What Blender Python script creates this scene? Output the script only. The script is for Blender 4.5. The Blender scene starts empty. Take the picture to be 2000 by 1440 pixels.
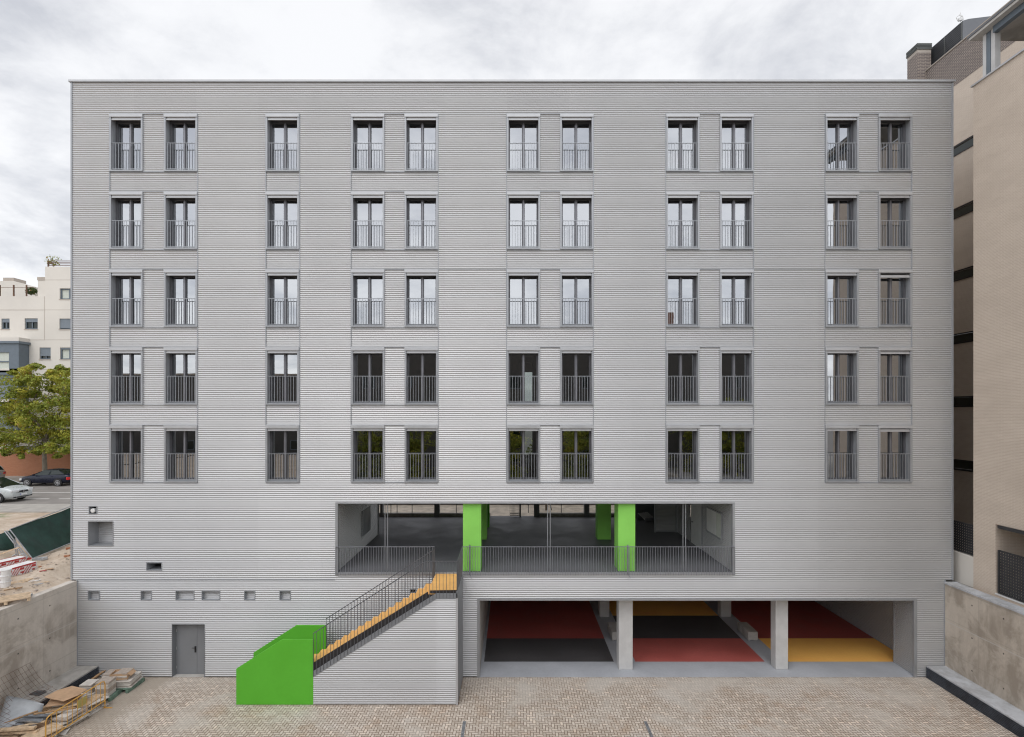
import bpy, math, random
from math import radians as R
from mathutils import Vector, Matrix
rnd = random.Random(7)
S = bpy.context.scene
COL = S.collection

# ---------------------------------------------------------------- camera
F = 1035.0; CH = 10.36; CD = 20.7          # focal length in px of a 2000 px frame, eye height, distance to facade
cam = bpy.data.objects.new('camera', bpy.data.cameras.new('camera')); COL.objects.link(cam)
cam.location = (0, -CD, CH); cam.rotation_euler = (R(90), 0, 0)
cam.data.sensor_width = 36; cam.data.sensor_fit = 'HORIZONTAL'
cam.data.lens = 36 * F / 2000; cam.data.shift_y = 85 / 2000
cam.data.clip_start = 0.1; cam.data.clip_end = 3000
S.camera = cam
S.view_settings.view_transform = 'Standard'; S.view_settings.look = 'None'
S.view_settings.gamma = 1; S.view_settings.exposure = 0.45
S.cycles.pixel_filter_type = 'BLACKMAN_HARRIS'; S.cycles.filter_width = 1.15

# ---------------------------------------------------------------- node expressions
class X:
    def __init__(s, nt, sock): s.nt = nt; s.s = sock
    def _m(s, op, *a, clamp=False):
        n = s.nt.nodes.new('ShaderNodeMath'); n.operation = op; n.use_clamp = clamp
        for i, v in enumerate((s,) + a):
            if isinstance(v, X): s.nt.links.new(v.s, n.inputs[i])
            else: n.inputs[i].default_value = v
        return X(s.nt, n.outputs[0])
    def __add__(s, o): return s._m('ADD', o)
    __radd__ = __add__
    def __sub__(s, o): return s._m('SUBTRACT', o)
    def __mul__(s, o): return s._m('MULTIPLY', o)
    __rmul__ = __mul__
    def __truediv__(s, o): return s._m('DIVIDE', o)
    def floor(s): return s._m('FLOOR')
    def fract(s): return s._m('FRACT')
    def mod(s, o): return s._m('FLOORED_MODULO', o)
    def gt(s, o): return s._m('GREATER_THAN', o)
    def lt(s, o): return s._m('LESS_THAN', o)
    def min(s, o): return s._m('MINIMUM', o)
    def max(s, o): return s._m('MAXIMUM', o)
    def abs(s): return s._m('ABSOLUTE')
    def pw(s, o): return s._m('POWER', o)
    def clamp(s): return s._m('ADD', 0.0, clamp=True)
    def ramp(s, a, b):
        n = s.nt.nodes.new('ShaderNodeMapRange'); n.clamp = True; n.interpolation_type = 'SMOOTHSTEP'
        s.nt.links.new(s.s, n.inputs[0]); n.inputs[1].default_value = a; n.inputs[2].default_value = b
        return X(s.nt, n.outputs[0])
def pos(nt):
    g = nt.nodes.new('ShaderNodeNewGeometry'); sp = nt.nodes.new('ShaderNodeSeparateXYZ')
    nt.links.new(g.outputs['Position'], sp.inputs[0])
    return [X(nt, o) for o in sp.outputs]
def comb(nt, x, y, z=0.0):
    n = nt.nodes.new('ShaderNodeCombineXYZ')
    for i, v in enumerate((x, y, z)):
        if isinstance(v, X): nt.links.new(v.s, n.inputs[i])
        else: n.inputs[i].default_value = v
    return n.outputs[0]
def noise(nt, vec, scale, detail=4, rough=.55, dist=0, col=False):
    n = nt.nodes.new('ShaderNodeTexNoise'); n.inputs['Scale'].default_value = scale
    n.inputs['Detail'].default_value = detail; n.inputs['Roughness'].default_value = rough
    n.inputs['Distortion'].default_value = dist
    nt.links.new(vec, n.inputs['Vector'])
    return X(nt, n.outputs[0])
def mix(nt, f, a, b):
    n = nt.nodes.new('ShaderNodeMix'); n.data_type = 'RGBA'
    if isinstance(f, X): nt.links.new(f.s, n.inputs[0])
    else: n.inputs[0].default_value = f
    for i, c in ((6, a), (7, b)):
        if isinstance(c, tuple): n.inputs[i].default_value = (*c[:3], 1)
        else: nt.links.new(c, n.inputs[i])
    return n.outputs[2]

# ---------------------------------------------------------------- world: overcast sky with broken cloud, over a physical sky
SUN_EL, SUN_AZ = 56, 200       # azimuth clockwise from +Y: behind the camera, a little left
W = bpy.data.worlds.new('World'); S.world = W; W.use_nodes = True
nt = W.node_tree; nt.nodes.clear()
sky = nt.nodes.new('ShaderNodeTexSky'); sky.sky_type = 'NISHITA'; sky.sun_disc = False
sky.sun_elevation = R(SUN_EL); sky.sun_rotation = R(SUN_AZ)
tc = nt.nodes.new('ShaderNodeTexCoord'); sp = nt.nodes.new('ShaderNodeSeparateXYZ')
nt.links.new(tc.outputs['Generated'], sp.inputs[0])
dx, dy, dz = [X(nt, o) for o in sp.outputs]
up = dz.max(0.0) + 0.22
cv = comb(nt, dx / up, dy / up, 3.1)
n1 = noise(nt, cv, 1.35, 9, .58, .45); n2 = noise(nt, cv, 4.2, 7, .62, .3)
cl = (n1 * .68 + n2 * .32).ramp(.375, .61)
low = dz.ramp(0.0, .55)
base = mix(nt, low, (.97, .97, .975), (.88, .885, .90))
dark = mix(nt, low, (.61, .625, .665), (.52, .535, .58))
cc = mix(nt, cl, dark, base)
nsc = nt.nodes.new('ShaderNodeMix'); nsc.data_type = 'RGBA'; nsc.blend_type = 'MULTIPLY'; nsc.inputs[0].default_value = 1
nt.links.new(sky.outputs[0], nsc.inputs[6]); nsc.inputs[7].default_value = (.1, .1, .1, 1)
fin = mix(nt, .90, nsc.outputs[2], cc)
bg = nt.nodes.new('ShaderNodeBackground'); nt.links.new(fin, bg.inputs[0])
# cloud is brighter on the sun's side of the sky, behind the camera
nt.links.new(((dy * -1.0 + dz * .12).ramp(-.15, .85) * .66 + .87).s, bg.inputs[1])
wo = nt.nodes.new('ShaderNodeOutputWorld'); nt.links.new(bg.outputs[0], wo.inputs[0])
sun = bpy.data.objects.new('sun', bpy.data.lights.new('sun', 'SUN')); COL.objects.link(sun)
sun.data.energy = .6; sun.data.angle = R(34); sun.data.color = (1, .97, .93)
az = R(SUN_AZ); sd = Vector((math.sin(az) * math.cos(R(SUN_EL)), math.cos(az) * math.cos(R(SUN_EL)), math.sin(R(SUN_EL))))
sun.rotation_euler = (-sd).to_track_quat('-Z', 'Y').to_euler()

# ---------------------------------------------------------------- materials
def mat(name, col=(.5, .5, .5), rough=.6, metal=0.0, spec=.5, fn=None, var=0.0, vs=3.0, bump=0.0, bs=40):
    m = bpy.data.materials.new(name); m.use_nodes = True; nt = m.node_tree
    b = nt.nodes['Principled BSDF']
    b.inputs['Base Color'].default_value = (*col, 1); b.inputs['Roughness'].default_value = rough
    b.inputs['Metallic'].default_value = metal; b.inputs['Specular IOR Level'].default_value = spec
    if fn: fn(nt, b)
    elif var:
        x, y, z = pos(nt); v = comb(nt, x, y, z)
        n = noise(nt, v, vs, 5, .6).ramp(.3, .7)
        c = mix(nt, n, tuple(k * (1 - var) for k in col), tuple(min(1, k * (1 + var)) for k in col))
        nt.links.new(c, b.inputs['Base Color'])
        nt.links.new((n * .15 + (rough - .07)).s, b.inputs['Roughness'])
    if bump:
        x, y, z = pos(nt); v = comb(nt, x, y, z)
        bn = nt.nodes.new('ShaderNodeBump'); bn.inputs['Strength'].default_value = bump; bn.inputs['Distance'].default_value = .02
        nt.links.new(noise(nt, v, bs, 4).s, bn.inputs['Height']); nt.links.new(bn.outputs[0], b.inputs['Normal'])
    return m

def f_clad(nt, b):
    x, y, z = pos(nt)
    pan = ((x + 17.2) / 2.43).floor() * 7.3 + ((z + .4) / 3.9).floor() * 3.7
    w = nt.nodes.new('ShaderNodeTexWhiteNoise'); w.noise_dimensions = '1D'; nt.links.new(pan.s, w.inputs['W'])
    big = noise(nt, comb(nt, x, y, z), .35, 3)
    fine = noise(nt, comb(nt, x, y, z * 6.0), 1.5, 4)
    t = (X(nt, w.outputs[0]) * .14 + big * .55 + fine * .25).ramp(.15, .85)
    nt.links.new(mix(nt, t, (.470, .472, .476), (.538, .540, .544)), b.inputs['Base Color'])
    nt.links.new((fine * .1 + .36).s, b.inputs['Roughness'])
def f_pave(nt, b):
    x, y, z = pos(nt)
    wv = noise(nt, comb(nt, x, y, z), .6, 2)
    u = (x + .404) / .1 + (wv - .5) * .5; v = (y + 2.173) / .1
    i = u.floor(); j = v.floor(); fu = u.fract(); fv = v.fract()
    k = (i + j).mod(4.0)
    hz = k.lt(1.5); k1 = k.gt(.5) * k.lt(1.5); k3 = k.gt(2.5)
    lx = fu + k1; ly = fv + k3
    wx = hz + 1.0; wy = (hz * -1.0) + 2.0
    ex = lx.min(wx - lx); ey = ly.min(wy - ly)
    jt = ex.min(ey)
    # dust fills the joints in places
    dust = noise(nt, comb(nt, x, y, z), .45, 5, .6, .4)
    dmask = dust.ramp(.48, .68)
    joint = jt.lt(.085)
    idn = comb(nt, i - k1, j - k3, 0.0)
    w = nt.nodes.new('ShaderNodeTexWhiteNoise'); w.noise_dimensions = '3D'; nt.links.new(idn, w.inputs['Vector'])
    rv = X(nt, w.outputs[0])
    c = mix(nt, rv, (.465, .395, .325), (.66, .58, .495))
    c = mix(nt, rv.gt(.95) * .5, c, (.78, .66, .54))
    st = noise(nt, comb(nt, x, y, z), 1.1, 6, .65, .5)
    c = mix(nt, st.ramp(.5, .72) * .5, c, (.46, .32, .215))
    c = mix(nt, noise(nt, comb(nt, x + 31.0, y, z), .5, 5, .6).ramp(.52, .7) * .6, c, (.63, .585, .53))
    near = y.ramp(-1.6, 0.1)
    c = mix(nt, (dmask * .5 + near * .35).min(.75), c, (.54, .50, .45))
    jc = mix(nt, (dmask * .8 + near * .5).min(.88), (.12, .068, .038), (.46, .42, .37))
    c = mix(nt, joint, c, jc)
    mud = (x + (noise(nt, comb(nt, x, y, z), 1.6, 5, .65) - .5) * 2.6).ramp(-12.9, -13.7) * y.ramp(-4.6, -2.6)
    c = mix(nt, mud * .9, c, mix(nt, st, (.34, .285, .225), (.42, .37, .31)))
    # grime line along the foot of the walls
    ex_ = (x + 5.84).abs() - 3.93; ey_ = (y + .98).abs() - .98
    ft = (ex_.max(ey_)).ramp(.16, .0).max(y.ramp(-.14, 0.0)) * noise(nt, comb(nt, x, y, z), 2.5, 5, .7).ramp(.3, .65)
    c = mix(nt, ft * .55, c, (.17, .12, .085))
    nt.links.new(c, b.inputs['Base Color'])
    bn = nt.nodes.new('ShaderNodeBump'); bn.inputs['Strength'].default_value = .5; bn.inputs['Distance'].default_value = .006
    nt.links.new(jt.ramp(0.0, .16).s, bn.inputs['Height']); nt.links.new(bn.outputs[0], b.inputs['Normal'])
def f_conc(tint, lines=True, ax='y', dk=(.62, .6, .57)):
    def f(nt, b):
        x, y, z = pos(nt); h = y if ax == 'y' else x
        v = comb(nt, x, y, z)
        n1 = noise(nt, v, .8, 8, .66, .5).ramp(.42, .62)
        st = noise(nt, comb(nt, x * 2.2, y * 2.2, z * .35), 1.4, 5, .6).ramp(.42, .75)
        sp = noise(nt, v, 14, 4).ramp(.3, .8)
        c = mix(nt, n1 * .75, tint, tuple(a * k for a, k in zip(tint, dk)))
        c = mix(nt, st * .55, c, tuple(min(1, a * 1.18) for a in tint))
        c = mix(nt, sp * .18, c, tuple(a * .6 for a in tint))
        if lines:
            jl = ((z - 2.22 + (noise(nt, v, 2.0, 2) - .5) * .03).abs()).lt(.016)
            jh = ((h + 1.5).mod(2.5) - 1.25).abs().gt(1.238)
            j2 = ((z - 1.1).mod(1.25) - .6).abs().gt(.617)
            c = mix(nt, (jh.max(j2)) * .28, c, tuple(a * .55 for a in tint))
            c = mix(nt, jl * .65, c, (.55, .53, .5))
            # formwork tie holes
            hx = (h + .6).mod(1.25) - .62; hz = (z - .25).mod(1.2) - .6
            c = mix(nt, (hx * hx + hz * hz).lt(.00085) * .85, c, (.03, .03, .03))
        nt.links.new(c, b.inputs['Base Color'])
        bn = nt.nodes.new('ShaderNodeBump'); bn.inputs['Strength'].default_value = .25; bn.inputs['Distance'].default_value = .02
        nt.links.new(noise(nt, v, 6, 6).s, bn.inputs['Height']); nt.links.new(bn.outputs[0], b.inputs['Normal'])
    return f
def f_brick(c1, c2, mo, h=.065, w=.25, ms=.012):
    def f(nt, b):
        x, y, z = pos(nt)
        br = nt.nodes.new('ShaderNodeTexBrick')
        nt.links.new(comb(nt, x + y, z), br.inputs['Vector'])
        br.inputs['Scale'].default_value = 1; br.inputs['Brick Width'].default_value = w; br.inputs['Row Height'].default_value = h
        br.inputs['Mortar Size'].default_value = ms; br.inputs['Mortar Smooth'].default_value = .3
        br.inputs['Color1'].default_value = (*c1, 1); br.inputs['Color2'].default_value = (*c2, 1); br.inputs['Mortar'].default_value = (*mo, 1)
        n = noise(nt, comb(nt, x, y * .6, z * 1.6), .9, 6, .65).ramp(.3, .75)
        c = mix(nt, n * .35, br.outputs[0], tuple(k * .78 for k in c1))
        nt.links.new(c, b.inputs['Base Color'])
        bn = nt.nodes.new('ShaderNodeBump'); bn.inputs['Strength'].default_value = .4; bn.inputs['Distance'].default_value = .006; bn.invert = True
        nt.links.new(br.outputs[1], bn.inputs['Height']); nt.links.new(bn.outputs[0], b.inputs['Normal'])
    return f
def f_soil(nt, b):
    x, y, z = pos(nt); v = comb(nt, x, y, z)
    a = noise(nt, v, .7, 7, .62, .4).ramp(.32, .7); g = noise(nt, v, 6, 5, .7).ramp(.4, .72)
    c = mix(nt, a, (.44, .34, .25), (.62, .53, .43))
    c = mix(nt, g * .5, c, (.34, .25, .17))
    ms = noise(nt, comb(nt, x + 9.0, y, z), .35, 4, .6).ramp(.62, .7) * y.ramp(5.0, 8.0)
    c = mix(nt, ms * .7, c, (.10, .16, .045))
    nt.links.new(c, b.inputs['Base Color'])
    bn = nt.nodes.new('ShaderNodeBump'); bn.inputs['Strength'].default_value = .8; bn.inputs['Distance'].default_value = .05
    nt.links.new(noise(nt, v, 5, 8, .7).s, bn.inputs['Height']); nt.links.new(bn.outputs[0], b.inputs['Normal'])
def f_floor(col, amt=.3):
    def f(nt, b):
        x, y, z = pos(nt); v = comb(nt, x, y, z)
        a = noise(nt, v, .7, 6, .6, .6).ramp(.3, .7); g = noise(nt, v, 9, 5, .7).ramp(.35, .7)
        c = mix(nt, a * amt, col, tuple(min(1, k * 1.35 + .02) for k in col))
        c = mix(nt, g * amt * .5, c, tuple(k * .75 for k in col))
        nt.links.new(c, b.inputs['Base Color']); nt.links.new((a * .2 + .5).s, b.inputs['Roughness'])
    return f
def f_leaf(c1, c2, c3, rare=(.35, .16, .05)):
    def f(nt, b):
        g = nt.nodes.new('ShaderNodeNewGeometry'); r = X(nt, g.outputs['Random Per Island'])
        x, y, z = pos(nt); n = noise(nt, comb(nt, x, y, z), .55, 3)
        c = mix(nt, r, c1, c2); c = mix(nt, n.ramp(.45, .68), c, c3)
        c = mix(nt, (r * 17.3).fract().gt(.955) * .8, c, rare)
        nt.links.new(c, b.inputs['Base Color'])
        tr = nt.nodes.new('ShaderNodeBsdfTranslucent'); nt.links.new(c, tr.inputs[0])
        ms = nt.nodes.new('ShaderNodeMixShader'); ms.inputs[0].default_value = .3
        nt.links.new(b.outputs[0], ms.inputs[1]); nt.links.new(tr.outputs[0], ms.inputs[2])
        nt.links.new(ms.outputs[0], nt.nodes['Material Output'].inputs[0])
    return f
def glass_mat(name, refl, tint):
    m = bpy.data.materials.new(name); m.use_nodes = True; nt = m.node_tree; nt.nodes.clear()
    g = nt.nodes.new('ShaderNodeBsdfGlossy'); g.inputs['Roughness'].default_value = .004; g.inputs['Color'].default_value = (.95, .97, 1, 1)
    t = nt.nodes.new('ShaderNodeBsdfTransparent'); t.inputs[0].default_value = (*tint, 1)
    lw = nt.nodes.new('ShaderNodeLayerWeight'); lw.inputs[0].default_value = .3
    x, y, z = pos(nt)
    bn = nt.nodes.new('ShaderNodeBump'); bn.inputs['Strength'].default_value = .06; bn.inputs['Distance'].default_value = .01
    nt.links.new(noise(nt, comb(nt, x, y, z), 1.6, 1).s, bn.inputs['Height']); nt.links.new(bn.outputs[0], g.inputs['Normal'])
    f = (X(nt, lw.outputs['Fresnel']) * .4 + refl).min(.92)
    ms = nt.nodes.new('ShaderNodeMixShader'); nt.links.new(f.s, ms.inputs[0])
    nt.links.new(t.outputs[0], ms.inputs[1]); nt.links.new(g.outputs[0], ms.inputs[2])
    o = nt.nodes.new('ShaderNodeOutputMaterial'); nt.links.new(ms.outputs[0], o.inputs[0])
    return m

M = dict(
    clad=mat('corrugated_metal', rough=.38, metal=.35, fn=f_clad),
    trim=mat('trim_metal', (.36, .37, .385), .42, .35, var=.06, vs=2),
    box=mat('blind_box_metal', (.48, .485, .495), .4, .3, var=.04),
    jamb=mat('reveal_metal', (.34, .355, .375), .5, .2, var=.06),
    frame=mat('window_frame', (.115, .115, .125), .45, .3, var=.1),
    meet=mat('window_meeting_bar', (.24, .24, .26), .4, .4, var=.05),
    glass=glass_mat('window_glass', .38, (.42, .48, .46)),
    rail=mat('light_railing_metal', (.34, .355, .375), .4, .4, var=.05),
    drail=mat('dark_railing_metal', (.145, .15, .165), .45, .5, var=.12),
    grail=mat('galvanised_railing', (.27, .28, .31), .42, .5, var=.1),
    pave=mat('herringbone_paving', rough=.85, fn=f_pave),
    concL=mat('concrete_left', rough=.85, fn=f_conc((.60, .55, .49), dk=(.50, .47, .44))),
    concR=mat('concrete_right', rough=.85, fn=f_conc((.55, .485, .41), dk=(.52, .49, .46))),
    conc=mat('concrete_plain', rough=.85, fn=f_conc((.48, .46, .43), False)),
    ledge=mat('ledge_concrete', rough=.8, fn=f_conc((.52, .535, .56), False)),
    slat=mat('dark_slats', (.12, .135, .165), .4, .5, var=.25),
    door=mat('door_paint', (.24, .25, .265), .5, .2, var=.05, vs=1.2),
    black=mat('black_plastic', (.012, .012, .014), .4, var=.2),
    void=mat('dark_interior', (.03, .03, .032), .8, var=.2),
    white=mat('white_paint', (.72, .72, .71), .5, var=.05),
    green=mat('green_panel', (.105, .39, .03), .5, spec=.35, fn=f_floor((.10, .43, .028), .22)),
    lime=mat('lime_column', (.27, .66, .12), .55, spec=.3, var=.05, vs=1),
    orange=mat('orange_tread', (.97, .53, .17), .6, var=.06, vs=4),
    black_st=mat('black_stringer', (.028, .026, .028), .55, var=.2),
    gfloor=mat('garage_concrete', rough=.6, fn=f_floor((.38, .395, .425), .45)),
    red=mat('bay_red', rough=.6, fn=f_floor((.42, .098, .082), .5)),
    dred=mat('bay_dark_red', rough=.6, fn=f_floor((.34, .066, .056), .5)),
    yel=mat('bay_yellow', rough=.6, fn=f_floor((.90, .46, .11), .35)),
    blk=mat('bay_black', rough=.6, fn=f_floor((.058, .055, .057), .6)),
    tfloor=mat('terrace_floor', rough=.5, fn=f_floor((.14, .143, .155), .5)),
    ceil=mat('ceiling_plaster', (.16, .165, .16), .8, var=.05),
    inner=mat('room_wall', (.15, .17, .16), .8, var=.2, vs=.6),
    gcol=mat('column_paint', (.56, .555, .545), .7, var=.06),
    beige=mat('beige_brick', rough=.85, fn=f_brick((.585, .485, .395), (.63, .53, .435), (.71, .63, .54), .052, .25, .009)),
    brown=mat('brown_brick', rough=.85, fn=f_brick((.15, .125, .12), (.19, .155, .145), (.43, .37, .31), .075, .25, .012)),
    orangeb=mat('orange_brick', rough=.85, fn=f_brick((.40, .155, .075), (.46, .19, .095), (.40, .22, .14))),
    oppb=mat('opposite_brick', rough=.85, fn=f_brick((.085, .08, .074), (.105, .095, .086), (.13, .12, .11))),
    cream=mat('cream_render', (.66, .625, .57), .85, var=.05, vs=.25),
    creamj=mat('render_joint', (.43, .38, .33), .85, var=.05),
    bluegrey=mat('blue_grey_metal', (.135, .165, .195), .5, .2, var=.08),
    shut=mat('roller_shutter', (.21, .245, .28), .6, .1, var=.08),
    dglass=glass_mat('far_glass', .35, (.3, .3, .3)),
    curt=mat('curtain', (.55, .58, .52), .9, var=.06, vs=8),
    asph=mat('asphalt', (.235, .215, .195), .9, var=.13, vs=1.3, bump=.3),
    walk=mat('pavement', (.37, .345, .31), .9, var=.14, vs=1.5, bump=.3),
    line=mat('road_paint', (.72, .70, .66), .7, var=.08, vs=8),
    soil=mat('sandy_soil', rough=.95, fn=f_soil),
    lot=mat('pale_sand', (.66, .57, .47), .95, var=.2, vs=1.8, bump=.5),
    net=mat('green_netting', (.022, .058, .048), .8, var=.3, vs=2.5, bump=.8, bs=3),
    galv=mat('galvanised_steel', (.50, .52, .55), .38, .8, var=.15, vs=4),
    sheet=mat('sheet_steel', (.38, .40, .42), .55, .25, var=.16, vs=2),
    rust=mat('rusty_steel', (.16, .09, .06), .8, .3, var=.3),
    wood=mat('timber', (.36, .225, .12), .8, var=.25, vs=9),
    pwood=mat('pale_timber', (.56, .42, .28), .85, var=.22, vs=9),
    card=mat('cardboard', (.50, .33, .205), .9, var=.13, vs=3),
    cardw=mat('white_card', (.62, .58, .53), .85, var=.12, vs=5),
    slab=mat('stacked_slabs', (.42, .36, .31), .85, var=.16, vs=12),
    gpal=mat('green_pallet', (.14, .215, .165), .8, var=.3, vs=8),
    yrail=mat('yellow_paint', (.66, .36, .08), .5, var=.14, vs=8),
    yplate=mat('yellow_plate', (.45, .37, .12), .6, var=.12),
    paper=mat('paper', (.75, .73, .70), .9, var=.05),
    insr=mat('red_wrap', (.45, .05, .05), .45, var=.12),
    insw=mat('white_wrap', (.78, .77, .76), .4, var=.05),
    bark=mat('bark', (.20, .17, .13), .9, var=.25, vs=5),
    leaf=mat('maple_leaves', rough=.6, fn=f_leaf((.12, .165, .018), (.35, .385, .045), (.48, .45, .055))),
    leaf2=mat('green_leaves', rough=.6, fn=f_leaf((.03, .06, .01), (.08, .13, .02), (.10, .14, .025))),
    perf=mat('perforated_metal', (.06, .06, .062), .5, .5, var=.15),
    carS=mat('silver_paint', (.52, .55, .55), .3, .2, var=.01), carB=mat('navy_paint', (.006, .009, .024), .25, .2, spec=.5, var=.1),
    carC=mat('champagne_paint', (.40, .38, .35), .35, .3, var=.03),
    tyre=mat('tyre', (.02, .02, .02), .8, var=.2), rim=mat('alloy', (.60, .60, .61), .35, .6, var=.05),
    cglass=mat('car_glass', (.012, .02, .017), .08, 0, spec=.45, var=.1), lamp=mat('lamp_lens', (.75, .77, .78), .15, .2, var=.05),
    tail=mat('tail_lens', (.60, .02, .02), .2, var=.1), chrome=mat('chrome', (.8, .8, .82), .15, 1.0, var=.03),
    blue=mat('plate_blue', (.03, .09, .5), .5, var=.05), louv=mat('grey_louver', (.12, .125, .12), .5, .4, var=.1),
    zinc=mat('zinc', (.15, .155, .165), .45, .5, var=.06),
)

# ---------------------------------------------------------------- mesh helpers
class MB:
    def __init__(s): s.v = []; s.f = []; s.m = []; s.mi = 0
    def add(s, vs, fs):
        o = len(s.v); s.v += [tuple(v) for v in vs]; s.f += [tuple(i + o for i in f) for f in fs]; s.m += [s.mi] * len(fs); return s
    def box(s, x0, x1, y0, y1, z0, z1):
        return s.add([(x0,y0,z0),(x1,y0,z0),(x1,y1,z0),(x0,y1,z0),(x0,y0,z1),(x1,y0,z1),(x1,y1,z1),(x0,y1,z1)],
                     [(0,3,2,1),(4,5,6,7),(0,1,5,4),(1,2,6,5),(2,3,7,6),(3,0,4,7)])
    def obox(s, c, ax, sz, ux=(0, 0, 1)):
        """box centred at c, long axis ax, size (along ax, across, up)"""
        a = Vector(ax).normalized(); u = Vector(ux); b = u.cross(a).normalized(); u = a.cross(b)
        c = Vector(c); h = [k / 2 for k in sz]
        vs = [c + a * (i * h[0]) + b * (j * h[1]) + u * (k * h[2]) for k in (-1, 1) for i, j in ((-1,-1),(1,-1),(1,1),(-1,1))]
        return s.add(vs, [(0,3,2,1),(4,5,6,7),(0,1,5,4),(1,2,6,5),(2,3,7,6),(3,0,4,7)])
    def quad(s, *p): return s.add(p, [tuple(range(len(p)))])
    def prism(s, poly, axis, a0, a1):
        """extrude a 2D polygon; axis 'y': poly in (x,z); 'x': poly in (y,z); 'z': poly in (x,y)"""
        def P(p, a): return {'y': (p[0], a, p[1]), 'x': (a, p[0], p[1]), 'z': (p[0], p[1], a)}[axis]
        n = len(poly); vs = [P(p, a0) for p in poly] + [P(p, a1) for p in poly]
        return s.add(vs, [tuple(range(n))[::-1], tuple(range(n, 2 * n))] + [(i, (i + 1) % n, n + (i + 1) % n, n + i) for i in range(n)])
    def tube(s, pts, r, n=6, cap=True):
        pts = [Vector(p) for p in pts]; rs = r if isinstance(r, (list, tuple)) else [r] * len(pts)
        vs = []
        for i, p in enumerate(pts):
            d = (pts[min(i + 1, len(pts) - 1)] - pts[max(i - 1, 0)]).normalized()
            a = d.cross(Vector((0, 0, 1)) if abs(d.z) < .9 else Vector((1, 0, 0))).normalized(); b = d.cross(a)
            vs += [p + (a * math.cos(t) + b * math.sin(t)) * rs[i] for t in [2 * math.pi * k / n for k in range(n)]]
        fs = [(i * n + k, i * n + (k + 1) % n, (i + 1) * n + (k + 1) % n, (i + 1) * n + k) for i in range(len(pts) - 1) for k in range(n)]
        if cap: fs += [tuple(range(n))[::-1], tuple(range((len(pts) - 1) * n, len(pts) * n))]
        return s.add(vs, fs)
    def bar(s, p, q, w): return s.obox((Vector(p) + Vector(q)) / 2, Vector(q) - Vector(p), ((Vector(q) - Vector(p)).length, w, w), (0, 1, 0) if abs((Vector(q) - Vector(p)).normalized().z) > .9 else (0, 0, 1))
    def build(s, name, m, parent=None, smooth=False, bevel=0, label=None):
        me = bpy.data.meshes.new(name); me.from_pydata(s.v, [], s.f); me.update()
        for k in (m if isinstance(m, (list, tuple)) else [m]): me.materials.append(k)
        if len(me.materials) > 1: me.polygons.foreach_set('material_index', s.m)
        if smooth: me.polygons.foreach_set('use_smooth', [True] * len(me.polygons))
        o = bpy.data.objects.new(name, me); COL.objects.link(o)
        if parent: o.parent = parent
        if bevel:
            bv = o.modifiers.new('bevel', 'BEVEL'); bv.width = bevel; bv.segments = 2; bv.limit_method = 'ANGLE'
        if label: o['label'] = label
        return o
def tag(o, label=None, cat=None, group=None, kind=None):
    if label: o['label'] = label
    if cat: o['category'] = cat
    if group: o['group'] = group
    if kind: o['kind'] = kind
    return o
def empty(name, label, cat, loc=(0, 0, 0), rz=0, group=None):
    o = bpy.data.objects.new(name, None); COL.objects.link(o); o.location = loc; o.rotation_euler = (0, 0, rz)
    o.empty_display_size = .2
    return tag(o, label, cat, group)
def copy_tree(o, parent=None):
    c = o.copy(); COL.objects.link(c); c.parent = parent
    for ch in list(o.children): copy_tree(ch, c)
    return c
def at(x, y, d): return Vector(((x - 1000) * d / F, d - CD, CH + (805 - y) * d / F))      # photo measurement -> place
def on(x, y, z):
    d = F * (CH - z) / (y - 805); return Vector(((x - 1000) * d / F, d - CD, z))
def fx(x): return (x - 1000) / 50
def fz(y): return CH + (805 - y) / 50

PITCH, AMP, ZPH = .07444, .0115, 5.168
def wave(mb, p0, p1, n, z0, z1, amp=AMP, ns=8):
    """corrugated strip from p0 to p1 (xy), outward normal n, between z0 and z1"""
    if z1 - z0 < .005: return
    st = PITCH / ns; k0 = math.ceil(z0 / st + 1e-6); zs = [z0] + [k * st for k in range(k0, int(z1 / st) + 1) if z0 + 1e-4 < k * st < z1 - 1e-4] + [z1]
    vs = []
    for z in zs:
        ph = 2 * math.pi * (z - ZPH) / PITCH
        o = amp * (math.sin(ph) + .20 * math.sin(2 * ph))      # surface turns down at z = ZPH
        for p in (p0, p1): vs.append((p[0] + n[0] * o, p[1] + n[1] * o, z))
    mb.add(vs, [(2 * i, 2 * i + 1, 2 * i + 3, 2 * i + 2) for i in range(len(zs) - 1)])
def wave_field(mb, x0, x1, z0, z1, holes, y=0.0, amp=AMP):
    xs = sorted({x0, x1} | {min(max(h[i], x0), x1) for h in holes for i in (0, 1)})
    for a, b in zip(xs, xs[1:]):
        if b - a < 1e-4: continue
        iv = sorted((max(h[2], z0), min(h[3], z1)) for h in holes if h[0] < (a + b) / 2 < h[1] and h[3] > z0 and h[2] < z1)
        c = z0
        for s, e in iv:
            if s > c: wave(mb, (a, y), (b, y), (0, -1), c, s, amp)
            c = max(c, e)
        if c < z1: wave(mb, (a, y), (b, y), (0, -1), c, z1, amp)

# ================================================================ GROUND
g = MB()
g.quad((-16.98, -60, 0), (16.9, -60, 0), (16.9, 0, 0), (-16.98, 0, 0))
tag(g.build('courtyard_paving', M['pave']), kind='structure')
g = MB(); g.quad((-1500, -1500, -.3), (1500, -1500, -.3), (1500, 1500, -.3), (-1500, 1500, -.3))
tag(g.build('far_ground', M['asph']), kind='structure')
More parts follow.
